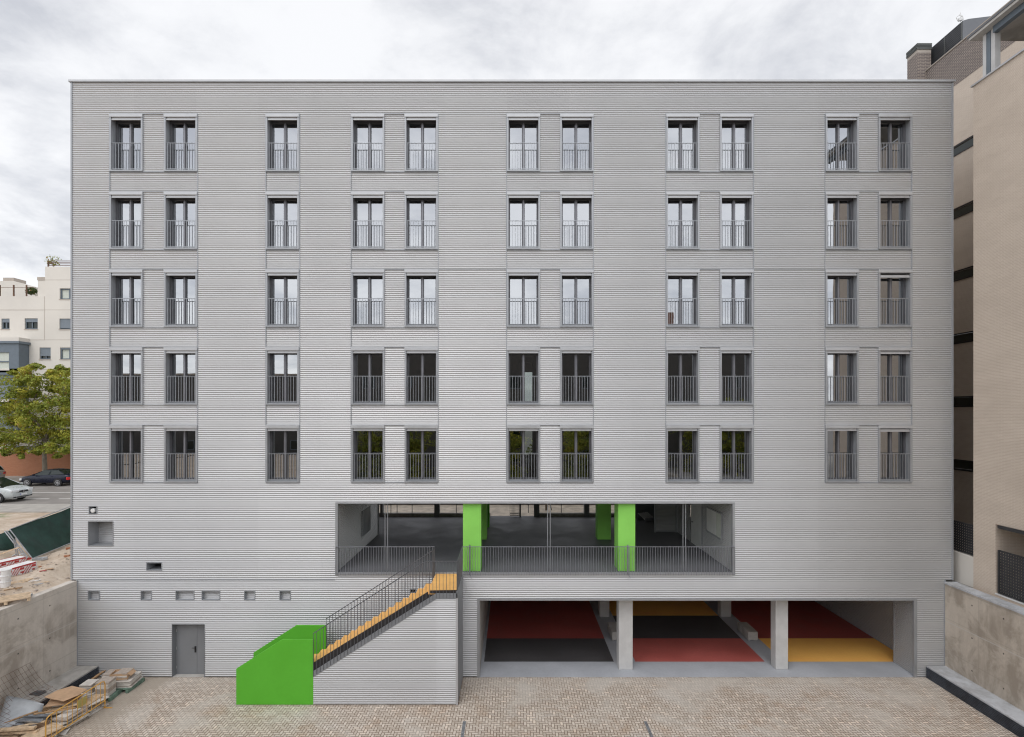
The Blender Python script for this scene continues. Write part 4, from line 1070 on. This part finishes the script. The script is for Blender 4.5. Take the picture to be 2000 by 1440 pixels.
netting('leaning green netted site fence panel ending at the silver building', on(62, 1092, 4.0), at(160, 1052, 25.9), at(18, 1035, 22.9), at(160, 981, 26.4))
netting('upright green netted site fence panel at far left behind the white packs', on(-60, 1100, 3.95), at(30, 1094, 24.4), at(-60, 1058, 23.4), at(32, 1030, 24.4), poles=False)
fs_ = empty('fence_brace', 'grey tubular steel brace standing behind the insulation packs', 'scaffold brace', on(30, 1096, 3.95))
f = MB(); b0 = Vector(fs_.location)
def rel(p): return p - b0
f.tube([rel(at(26, 1052, 22.6)), rel(at(34, 1095, 22.6))], .02); f.tube([rel(at(30, 1052, 22.7)), rel(at(37, 1094, 22.7))], .02); f.tube([rel(at(22, 1094, 22.4)), rel(at(25, 1086, 22.4)), rel(at(31, 1083, 22.4))], .03); f.tube([rel(at(38, 1084, 22.3)), rel(at(47, 1081, 22.3))], .02)
f.build('tube', M['galv'], fs_)
f = MB(); f.bar(rel(at(-15, 1088, 22.2)), rel(at(38, 1069, 22.2)), .045); f.build('timber_bar', M['pwood'], fs_)
# insulation packs
def pack(label, p, q, w, h, seed):
    e = empty('insulation_pack', label, 'insulation pack', p, group='wrapped insulation packs on the soil'); p, q = Vector(p), Vector(q); d = q - p; L = d.length; d.normalize(); side = Vector((0, 0, 1)).cross(d).normalized()
    b = MB(); b.obox(d * L / 2 + Vector((0, 0, h / 2)), d, (L, w, h)); b.build('foam_boards', M['insw'], e, bevel=.04)
    r_ = MB()
    n = int(L / .42)
    for sg in (-1, 1):
        for k in range(n):
            for j in range(3):
                c_ = d * (.2 + k * .42 + j * .095) + side * sg * (w / 2 + .003) + Vector((0, 0, h * .5))
                r_.obox(c_, d * .7 + Vector((0, 0, 1)), (h * .95, .006, .045), side)
            c_ = d * (.2 + k * .42 + .32) + side * sg * (w / 2 + .003) + Vector((0, 0, h * .5)); r_.obox(c_ + Vector((0, 0, .07)), d, (.14, .006, .08)); r_.obox(c_ - Vector((0, 0, .07)), d, (.12, .006, .06))
        r_.obox(d * L / 2 + side * sg * (w / 2 + .002) + Vector((0, 0, h * .93)), d, (L * .94, .006, .06))
    r_.obox(d * (L + .003) + Vector((0, 0, h * .5)), side, (w * .7, .006, .1))
    r_.build('red_print', M['insr'], e)
pack('long white and red wrapped insulation pack nearest the wall, lying on soil', on(-75, 1154, 3.95), on(64, 1114, 4.0), .5, .38, 1)
pack('white and red wrapped insulation pack partly hidden behind the nearer pack', on(-60, 1128, 3.98), on(46, 1103, 4.02), .5, .36, 2)
f = MB(); p = on(40, 1133, 3.92); vs = []
for i in range(13):
    for j in range(5):
        u, v = i / 12, j / 4; vs.append(on(18 + 50 * u, 1133 - 18 * u - 0 * v, 3.93) + Vector((.0, -.28 + .0, .0)) + Vector((.1 * v, -.0 - .22 * (1 - v), .02 + .26 * v * (.6 + .4 * math.sin(u * 11)) + .02 * math.sin(i * 2.3 + j))))
f.add(vs, [(i * 5 + j, (i + 1) * 5 + j, (i + 1) * 5 + j + 1, i * 5 + j + 1) for i in range(12) for j in range(4)])
tag(f.build('plastic_sheet', M['insw'], smooth=True), 'crumpled clear white plastic sheet beside the nearer insulation pack', 'plastic sheet')
def slats_pallet(name, label, c, d, L, w, n, m, grp, h=.12, lift=0):
    e = empty(name, label, 'pallet', c, group=grp); d = Vector(d).normalized(); side = Vector((0, 0, 1)).cross(d)
    b = MB()
    for k in range(n): b.obox(side * (w * ((k + .5) / n - .5)) + Vector((0, 0, h - .01)), d, (L, w / n * .72, .022))
    b.build('deck_boards', m, e)
    b = MB()
    for k in (-.46, 0, .46): b.obox(d * L * k + Vector((0, 0, h / 2 - .012)), side, (w, .09, h - .03))
    b.build('bearer', m, e); return e
slats_pallet('wooden_pallet', 'weathered pale pallet under the white buckets', on(22, 1142, 3.86), (1, .25, 0), 1.1, .8, 7, M['pwood'], 'wooden pallets on the soil')
slats_pallet('wooden_pallet', 'pale slatted pallet lying beside the retaining wall top', on(12, 1176, 3.82), (1, .9, 0), 1.25, .8, 7, M['pwood'], 'wooden pallets on the soil')
bk = on(10.5, 1146, 3.98); bk.z = 3.97
for k in range(3):
    e = empty('bucket', 'white plastic bucket, %s of the stack of three by the pallet' % ('bottom one', 'middle one', 'top one')[0 + k] if True else '', 'bucket', bk + Vector((.01 * k, 0, .215 * k)), group='stacked white buckets')
    b = MB(); b.tube([(0, 0, 0), (0, 0, .2)], [.135, .155], 20); b.build('tub', M['insw'], e, smooth=False)
    b = MB(); b.tube([(0, 0, .195), (0, 0, .213)], [.168, .165], 20); b.build('lid', M['insw'], e)
# loose scraps on the soil
sr = random.Random(5)
scraps = [('pale timber offcut on the sand', 'pwood', on(85, 1137, 3.9), (.35, .03, .02)), ('white plastic strip on the sand', 'insw', on(68, 1138, 3.88), (.36, .04, .02)), ('orange brick shard on the sand', 'orangeb', on(78, 1118, 3.95), (.09, .06, .05)),
          ('red and white tape scrap on the sand', 'insr', on(84, 1126, 3.9), (.22, .06, .02)), ('tan cardboard piece on the sand', 'card', on(96, 1123, 3.9), (.25, .1, .02)), ('thin bent timber batten on the sand', 'wood', on(26, 1156, 3.85), (.5, .04, .03)),
          ('grey plastic block near the wall top', 'sheet', on(57, 1160, 3.84), (.16, .1, .08)), ('red brick piece beside the silver wall', 'orangeb', on(131, 1098, 4.06), (.2, .1, .07)), ('broken red brick by the netting', 'orangeb', on(133, 1066, 4.3), (.16, .12, .09)),
          ('grey pipe end beyond the packs', 'sheet', on(78, 1092, 4.02), (.5, .12, .12)), ('thin steel strip on the sand', 'galv', on(70, 1143, 3.87), (.45, .02, .02)), ('pale timber offcut at the wall top', 'pwood', on(44, 1166, 3.83), (.5, .05, .03))]
for lb, m_, p, sz in scraps:
    b = MB(); an = sr.uniform(-.3, .9); b.obox((0, 0, sz[2] / 2), (math.cos(an), math.sin(an), 0), sz)
    b.obox((sz[0] * .35, sz[1] * .2, sz[2] * .5), (math.cos(an + .5), math.sin(an + .5), .1), (sz[0] * .4, sz[1] * .7, sz[2] * .8))
    o = tag(b.build('rubble_piece', M[m_], bevel=.006), lb, 'rubble'); o.location = p + Vector((0, 0, soil_h(p.x, p.y) - p.z + .0))
b = MB()
for k in range(520):
    x = -17.5 - abs(sr.gauss(0, 1.3)); y = sr.uniform(-3, 8); z = soil_h(x, y); q = sr.uniform(.015, .05) * (1.6 if sr.random() < .08 else 1)
    b.obox((x, y, z + q * .3), (sr.uniform(-1, 1), sr.uniform(-1, 1), sr.uniform(-.4, .4)), (q * 1.4, q, q * .7))
tag(b.build('gravel', M['slab']), 'small stones scattered over the sandy soil', 'gravel', kind='stuff')

# ================================================================ RUBBISH IN THE YARD (lower left)
# yellow crowd barrier
p0, p1 = on(205, 1383, 0), Vector((-14.3, -4.45, 0))
BR = empty('crowd_barrier', 'yellow tubular crowd barrier standing in front of the stacked slabs', 'barrier', p0)
q = p1 - p0; L = q.length; d = q.normalized()
b = MB(); H = .98
arc = [Vector((0, 0, 0)), Vector((0, 0, H - .14)), d * .04 + Vector((0, 0, H - .04)), d * .14 + Vector((0, 0, H)), d * (L - .14) + Vector((0, 0, H)), d * (L - .04) + Vector((0, 0, H - .04)), d * L + Vector((0, 0, H - .14)), d * L]
b.tube(arc, .019, 8); b.tube([Vector((0, 0, .26)), d * L + Vector((0, 0, .26))], .018, 8); b.build('frame', M['yrail'], BR)
b = MB()
for k in range(1, 12): b.tube([d * L * k / 12 + Vector((0, 0, .26)), d * L * k / 12 + Vector((0, 0, H))], .009, 6)
b.build('bars', M['yrail'], BR)
for k in (4.55, 5.55): 
    b = MB(); side = Vector((0, 0, 1)).cross(d); b.obox(d * L * k / 12 + Vector((0, 0, .73)), d, (L / 12 * .84, .012, .26)); b.build('sign_plate', M['yplate'], BR)
b = MB(); b.obox((0, 0, .012), Vector((0, 0, 1)).cross(d), (.5, .04, .02)); b.obox(d * L + Vector((0, 0, .012)), Vector((0, 0, 1)).cross(d), (.5, .04, .02)); b.build('foot', M['yrail'], BR)

def slab_stack(name, label, cat, c, d, L, w, n, t, m, grp=None, jit=.01, hole=False, mm=None):
    e = empty(name, label, cat, c, group=grp); rr = random.Random(hash((round(c[0], 2), n)) & 255); b = MB(); z = 0
    for k in range(n):
        a = math.atan2(d[1], d[0]) + rr.uniform(-jit, jit) * 4; sz = 1 - rr.uniform(0, jit * 4); b.mi = rr.choice((0, 0, 1)) if mm else 0
        b.obox((rr.uniform(-jit, jit), rr.uniform(-jit, jit), z + t / 2), (math.cos(a), math.sin(a), rr.uniform(-jit, jit) * .6), (L * sz, w * sz, t * .88)); z += t
    b.build('stack', [m, mm] if mm else m, e, bevel=.0); return e
dg = Vector((.35, .94, 0))
# far pallet with sheets and an open box
c3 = Vector((-14.74, -.74, 0))
slats_pallet('green_pallet', 'dark green pallet against the silver wall under the open box', c3, (1, 0, 0), 1.2, .9, 6, M['gpal'], 'green pallets', .14)
slab_stack('sheet_stack', 'loose pale sheets topped by the open cardboard box', 'sheets', c3 + Vector((0, 0, .14)), (1, .15), 1.15, .8, 8, .031, M['cardw'], jit=.02, mm=M['slab'])
bx_ = empty('cardboard_box', 'open brown cardboard box on top of the loose sheets', 'box', c3 + Vector((.12, -.12, .425)), .15)
b = MB(); b.box(-.3, .3, -.2, -.19, 0, .22); b.box(-.3, .3, .19, .2, 0, .22); b.box(-.3, -.29, -.19, .19, 0, .22); b.box(.29, .3, -.19, .19, 0, .22); b.box(-.29, .29, -.19, .19, 0, .01); b.build('carton', M['card'], bx_)
b = MB(); b.quad((.3, -.2, .22), (.3, .2, .22), (.42, .18, .12), (.42, -.18, .12)); b.build('flap', M['card'], bx_)
# two stacks of paving slabs on green pallets
cA = Vector((-14.62, -1.35, 0)); cB = Vector((-14.35, -.62 - .35, 0)) + Vector((.12, .1, 0))
cA = on(205, 1371, 0) + Vector((-.42, .38, 0)); cB = on(244, 1352, 0) + Vector((-.45, .32, 0))
slats_pallet('green_pallet', 'green pallet under the nearer beige slab stacks', cA, (1, .1, 0), 1.15, .85, 6, M['gpal'], 'green pallets', .13)
slats_pallet('green_pallet', 'green pallet under the farther beige slab stacks', cB, (1, .1, 0), 1.15, .7, 6, M['gpal'], 'green pallets', .13)
for c_, lb, n, ln in ((cA + Vector((.24, -.12, .13)), 'nearest neat stack of beige paving slabs behind the barrier end', 12, .46), (cA + Vector((-.34, -.1, .13)), 'neat stack of beige slabs left of the nearest slab stack', 10, .42), (cB + Vector((.24, -.04, .13)), 'tall stack of beige slabs on the farther green pallet', 12, .42), (cB + Vector((-.3, .05, .13)), 'low stack of beige slabs beside the tall slab stack', 10, .44)):
    slab_stack('slab_stack', lb, 'slab stack', c_, (1, .1), ln, .46, n, .044, M['slab'], 'stacks of beige slabs', .010, mm=M['cardw'])
# heap of flattened cartons and boards
def messy(label, c, d, L, w, n, t, m, mm, seed, grp='stacks of old boards', name='board_stack', cat='board stack'):
    e = empty(name, label, cat, c, group=grp); rr = random.Random(seed); b = MB(); z = 0
    for k in range(n):
        a = math.atan2(d[1], d[0]) + rr.uniform(-.22, .22); b.mi = 1 if rr.random() < .4 else 0
        l_, w_ = L * rr.uniform(.62, 1.05), w * rr.uniform(.6, 1.05); tt = t * rr.uniform(.5, 1.3)
        b.obox((rr.uniform(-.12, .12) * L, rr.uniform(-.1, .1) * w, z + tt / 2), (math.cos(a), math.sin(a), rr.uniform(-.035, .035)), (l_, w_, tt * .85)); z += tt
        if rr.random() < .5: b.obox((rr.uniform(-.4, .4) * L, rr.uniform(-.45, .45) * w, z), (math.cos(a + 1), math.sin(a + 1), rr.uniform(-.3, .3)), (.3 * L, .2 * w, .012))
    b.build('boards', [m, mm], e); return z
cC = Vector((-15.2, -2.68, 0))
zt1 = messy('tall untidy stack of boards under the flattened cartons', cC, (1, .35), .85, .7, 14, .042, M['cardw'], M['pwood'], 3)
messy('flattened brown cardboard cartons piled on the board stack', cC + Vector((-.02, .0, zt1)), (1, .3), .92, .68, 7, .034, M['card'], M['cardw'], 4, None, 'carton_stack', 'cardboard')
b = MB(); a_ = .3; P4 = [(-.5, -.22, .02), (.32, -.42, -.01), (.55, -.1, .02), (.5, .33, .0), (-.12, .46, .05), (-.42, .2, .03)]
b.add(P4 + [(x, y, z - .012) for x, y, z in P4], [(0, 1, 2, 3, 4, 5), (11, 10, 9, 8, 7, 6)] + [(k, 6 + k, 6 + (k + 1) % 6, (k + 1) % 6) for k in range(6)])
o = tag(b.build('cardboard_sheet', M['card']), 'big flat brown cardboard sheet lying on top of the carton pile', 'cardboard'); o.location = cC + Vector((-.02, 0, zt1 + .30))
messy('ragged stack of thin boards just behind the barrier plates', Vector((-14.62, -2.25, 0)), (.2, 1), .8, .42, 9, .045, M['cardw'], M['pwood'], 5)
messy('ragged stack of boards behind the middle barrier bars', Vector((-14.66, -3.1, 0)), (.25, 1), .85, .55, 10, .045, M['slab'], M['cardw'], 6)
messy('pale board stack at the bottom edge beside the barrier', Vector((-14.85, -3.95, 0)), (.35, 1), .95, .6, 8, .05, M['cardw'], M['pwood'], 8)
messy('wide low stack of pale boards in the bottom left corner', Vector((-15.85, -4.1, 0)), (1, .15), .95, .6, 6, .05, M['pwood'], M['card'], 9)
messy('short brown board stack between corner stack and metal channels', Vector((-15.45, -3.55, 0)), (1, .4), .8, .5, 6, .045, M['card'], M['cardw'], 10)
messy('long thin battens heaped along the black slatted ledge', Vector((-15.85, -2.2, 0)), (.25, 1), 1.3, .22, 9, .04, M['wood'], M['pwood'], 21)
messy('grey weathered boards heaped between ledge and carton pile', Vector((-15.75, -3.15, 0)), (.5, 1), .8, .5, 7, .04, M['slab'], M['pwood'], 22)
messy('low scatter of broken slabs beside the green pallets', Vector((-15.25, -1.65, 0)), (.8, 1), .7, .5, 7, .045, M['slab'], M['cardw'], 23)
messy('narrow stack of timber offcuts in front of the brown plank', Vector((-15.45, -1.15, 0)), (.3, 1), .9, .3, 6, .05, M['pwood'], M['wood'], 24)
rr_ = random.Random(77)
for k, (x, y, h) in enumerate(((-15.3, -2.3, .5), (-15.0, -3.3, .55), (-15.5, -3.9, .42), (-14.8, -2.9, .5), (-15.9, -3.6, .5), (-15.5, -2.9, .48))):
    b = MB(); a = rr_.uniform(.2, 1.4); b.obox((0, 0, 0), (math.cos(a), math.sin(a), rr_.uniform(-.12, .12)), (rr_.uniform(.8, 1.4), rr_.uniform(.06, .1), .03))
    o = tag(b.build('loose_batten', M[('pwood', 'wood', 'pwood')[k % 3]], bevel=.003), 'loose timber batten lying across the rubbish heap, ' + ('nearest the cardboard', 'above the middle boards', 'by the bottom edge', 'behind the barrier plates', 'against the dark slats', 'left of the carton pile')[k], 'batten', 'loose battens on the heap'); o.location = (x, y, h)
# plank
b = MB(); P, Q = at(158, 1343, 19.1), at(203, 1311, 20.15); b.obox((Q - P) / 2, Q - P, ((Q - P).length, .12, .035)); b.obox((Q - P) / 2 + Vector((.07, 0, .03)), Q - P, ((Q - P).length * .96, .025, .05))
o = tag(b.build('timber_plank', M['wood'], bevel=.004), 'long brown timber plank leaning behind the slab stacks', 'plank'); o.location = P
# steel sheet
vs = []
A_, B_, C_, D_ = on(13, 1359, .90), on(86, 1375, .72), on(80, 1398, .35), on(-10, 1432, .38)
for i in range(9):
    for j in range(9):
        u, v = i / 8, j / 8; p = A_.lerp(B_, u).lerp(D_.lerp(C_, u), v); p.z += .025 * math.sin(u * math.pi) * (1 - v) ; vs.append(p - A_)
b = MB(); b.add(vs, [(i * 9 + j, (i + 1) * 9 + j, (i + 1) * 9 + j + 1, i * 9 + j + 1) for i in range(8) for j in range(8)])
o = tag(b.build('steel_sheet', M['sheet'], smooth=True), 'large pale grey metal sheet leaning on the left ledge', 'metal sheet'); o.location = A_
sm = o.modifiers.new('s', 'SOLIDIFY'); sm.thickness = .006
# rusty mesh, leaning on the wall and bending over the ledge
prof = [(-16.93, 1.55), (-16.7, 1.1), (-16.45, .75), (-16.1, .53), (-15.75, .36), (-15.45, .2)]
b = MB()
def mp(t):
    t *= len(prof) - 1; k = min(int(t), len(prof) - 2); f_ = t - k; return prof[k][0] + (prof[k + 1][0] - prof[k][0]) * f_, prof[k][1] + (prof[k + 1][1] - prof[k][1]) * f_
for k in range(17):
    y = -4.5 + k * .15; b.tube([(mp(t / 10)[0], y + .25 * t / 10, mp(t / 10)[1]) for t in range(11)], .0042, 4)
for t in range(13):
    x, z = mp(t / 12); b.tube([(x, -4.55 + .25 * t / 12, z + .008), (x, -2.05 + .25 * t / 12, z + .008)], .0042, 4)
tag(b.build('steel_mesh', M['rust']), 'rusty steel reinforcing mesh leaning on the left retaining wall over the ledge', 'steel mesh')
# metal profiles
base_ = on(60, 1412, .36)
for k, (dx_, dy_, dz_, L_, lb) in enumerate(((0, .15, .12, .95, 'longest bright galvanised channel on top of the metal bundle'), (-.1, .02, .06, .9, 'galvanised channel in the middle of the metal bundle'), (.02, -.1, .1, .8, 'short shiny galvanised channel at the front of the metal bundle'), (-.05, -.2, .02, .85, 'lowest galvanised channel of the metal bundle by the barrier'), (-.15, .24, .02, 1.0, 'galvanised channel under the steel sheet edge'))):
    b = MB(); ax_ = (1, -.06 * k + .05, 0); b.obox((0, 0, 0), ax_, (L_, .09, .006)); sd_ = Vector((0, 0, 1)).cross(Vector(ax_).normalized())
    for sg in (-1, 1): b.obox(sd_ * sg * .045 + Vector((0, 0, .02)), ax_, (L_, .005, .045))
    o = tag(b.build('metal_channel', M['galv']), lb, 'metal channel', 'galvanised channels in the rubbish heap'); o.location = base_ + Vector((dx_, dy_, dz_))
for p, an, L_, lb in ((on(30, 1424, .42), .12, 1.15, 'thick pale timber beam below the metal channels'), (on(35, 1430, .30), .05, 1.2, 'grey topped timber beam lowest in the corner heap')):
    b = MB(); b.obox((0, 0, 0), (math.cos(an), math.sin(an), 0), (L_, .13, .07)); b.obox((L_ * .1, 0, .04), (math.cos(an), math.sin(an), 0), (L_ * .8, .05, .014))
    o = tag(b.build('timber_beam', M['pwood'], bevel=.006), lb, 'timber beam', 'timber beams in the corner'); o.location = p
for p, an, lb in ((on(124, 1431, .015), .3, 'torn white paper sheet on the paving below the barrier'), (on(184, 1390, .02), 1.1, 'small white paper scrap under the barrier right end')):
    b = MB(); vs = []; w_ = .24 if an < 1 else .14
    for i in range(5):
        for j in range(5): vs.append(((i / 4 - .5) * w_, (j / 4 - .5) * w_ * 1.35, .02 * math.sin(i * 1.3) * math.cos(j) + .02))
    b.add(vs, [(i * 5 + j, (i + 1) * 5 + j, (i + 1) * 5 + j + 1, i * 5 + j + 1) for i in range(4) for j in range(4)])
    o = tag(b.build('paper_sheet', M['paper'], smooth=True), lb, 'paper'); o.location = p; o.rotation_euler = (0, 0, an)
b = MB(); b.obox((0, 0, 0), (1, -.2, 0), (.42, .26, .03)); b.obox((.05, .05, .025), (1, .1, 0), (.2, .16, .02)); o = tag(b.build('slate_tile', M['zinc'], bevel=.004), 'dark grey tile lying on the left ledge behind the mesh', 'tile'); o.location = on(74, 1354, .49)
b = MB()
for k in range(260):
    x = sr.uniform(-16.1, -13.6); y = sr.uniform(-4, -.1); q_ = sr.uniform(.008, .025); b.obox((x, y, q_ * .3), (sr.uniform(-1, 1), sr.uniform(-1, 1), .1), (q_ * 1.5, q_, q_ * .6))
for k in range(120): b.obox((-16.9 + sr.random() * .5, sr.uniform(-4.5, -1.5), .475), (sr.uniform(-1, 1), sr.uniform(-1, 1), .1), (.04, .025, .014))
tag(b.build('grit', M['slab']), 'grit and crumbs scattered round the rubbish heap', 'grit', kind='stuff')

# ================================================================ BEHIND THE TERRACE
b = MB(); b.box(-17, 40, 15.9, 15.94, 4.05, 5.5)
for k in range(24): b.box(-17 + k * 2.4, -16.95 + k * 2.4, 15.8, 15.9, 4.05, 5.6)
tag(b.build('rear_fence', M['gpal']), 'dark green mesh fence across the sandy lot seen through the terrace', 'fence')
for i, x in enumerate((2.2, 5.6, 9.4)):
    e = empty('young_tree', ('young staked tree behind the terrace near its centre', 'young staked tree behind the terrace by right green column', 'young staked tree behind the terrace far right')[i], 'tree', (x, 13.4, 4.05), group='young trees behind the terrace')
    b = MB(); twig(b, (0, 0, 0), (0, 0, 2.6), .07, .04, rnd, .05); b.tube([(.35, 0, 0), (.05, 0, 1.2)], .03); b.build('trunk', M['bark'], e)
    b = MB(); leaves(b, (0, 0, 3.6), (1.3, 1.1, 1.3), 500, .2, random.Random(i)); b.build('crown', M['leaf'], e)

# ================================================================ OPPOSITE SIDE (behind the camera, mirrored in the windows)
def opposite(label, x0, x1, y, z0, z1, m, nx_, nz, roof):
    e = empty('apartment_building', label, 'building', ((x0 + x1) / 2, y, 0)); ox = (x0 + x1) / 2
    b = MB(); b.box(x0 - ox, x1 - ox, -12, 0, z0, z1); b.build('wall', m, e)
    b = MB(); b.box(x0 - ox - .4, x1 - ox + .4, -12.4, .4, z1, z1 + .25); b.build('roof', roof, e)
    W_ = (x1 - x0) / nx_; first_ = None
    for i in range(nx_):
        for j in range(nz):
            if first_ is None:
                f = MB(); f.box(-.75, .75, -.02, .05, 0, 1.5); fr_ = f.build('window', M['shut'], e); f = MB(); f.box(-.65, .65, .05, .06, .1, 1.4); f.build('pane', M['cglass'], fr_); first_ = fr_; w_ = fr_
            else: w_ = copy_tree(first_, e)
            w_.location = (x0 - ox + W_ * (i + .5), .0, z0 + 1.2 + j * 3)
    return e
opposite('brown brick block behind the yard, mirrored in the middle windows', -24, 38, -43, 0, 18.2, M['oppb'], 14, 5, M['zinc'])
opposite('long tan block farther back, mirrored in the left windows', -85, -27, -66, 0, 16.4, M['oppb'], 10, 4, M['creamj'])
e = empty('chimney_stack', 'red brick chimney stack rising behind the yard, mirrored in one window', 'chimney', (19, -45, 0))
b = MB(); b.box(-.9, .9, -1, 1, 0, 22.6); b.build('shaft', M['orangeb'], e); b = MB(); b.box(-.6, .0, -1, 1, 22.6, 23.2); b.build('chimney_pot', M['orangeb'], e)
for i, (x, y, sc_) in enumerate(((-13, -36, .95), (-2, -37, 1.05), (9, -36.5, 1.0), (24, -38, 1.15))):
    c_ = copy_tree(TR); c_.location = (x, y, 0); c_.scale = (sc_,) * 3; c_.rotation_euler = (0, 0, i * 1.3)
    c_['label'] = 'leafy tree behind the yard seen only in window reflections, %s' % ('first from the left', 'second from the left', 'third from the left', 'fourth from the left')[i]; c_['group'] = 'trees behind the yard'
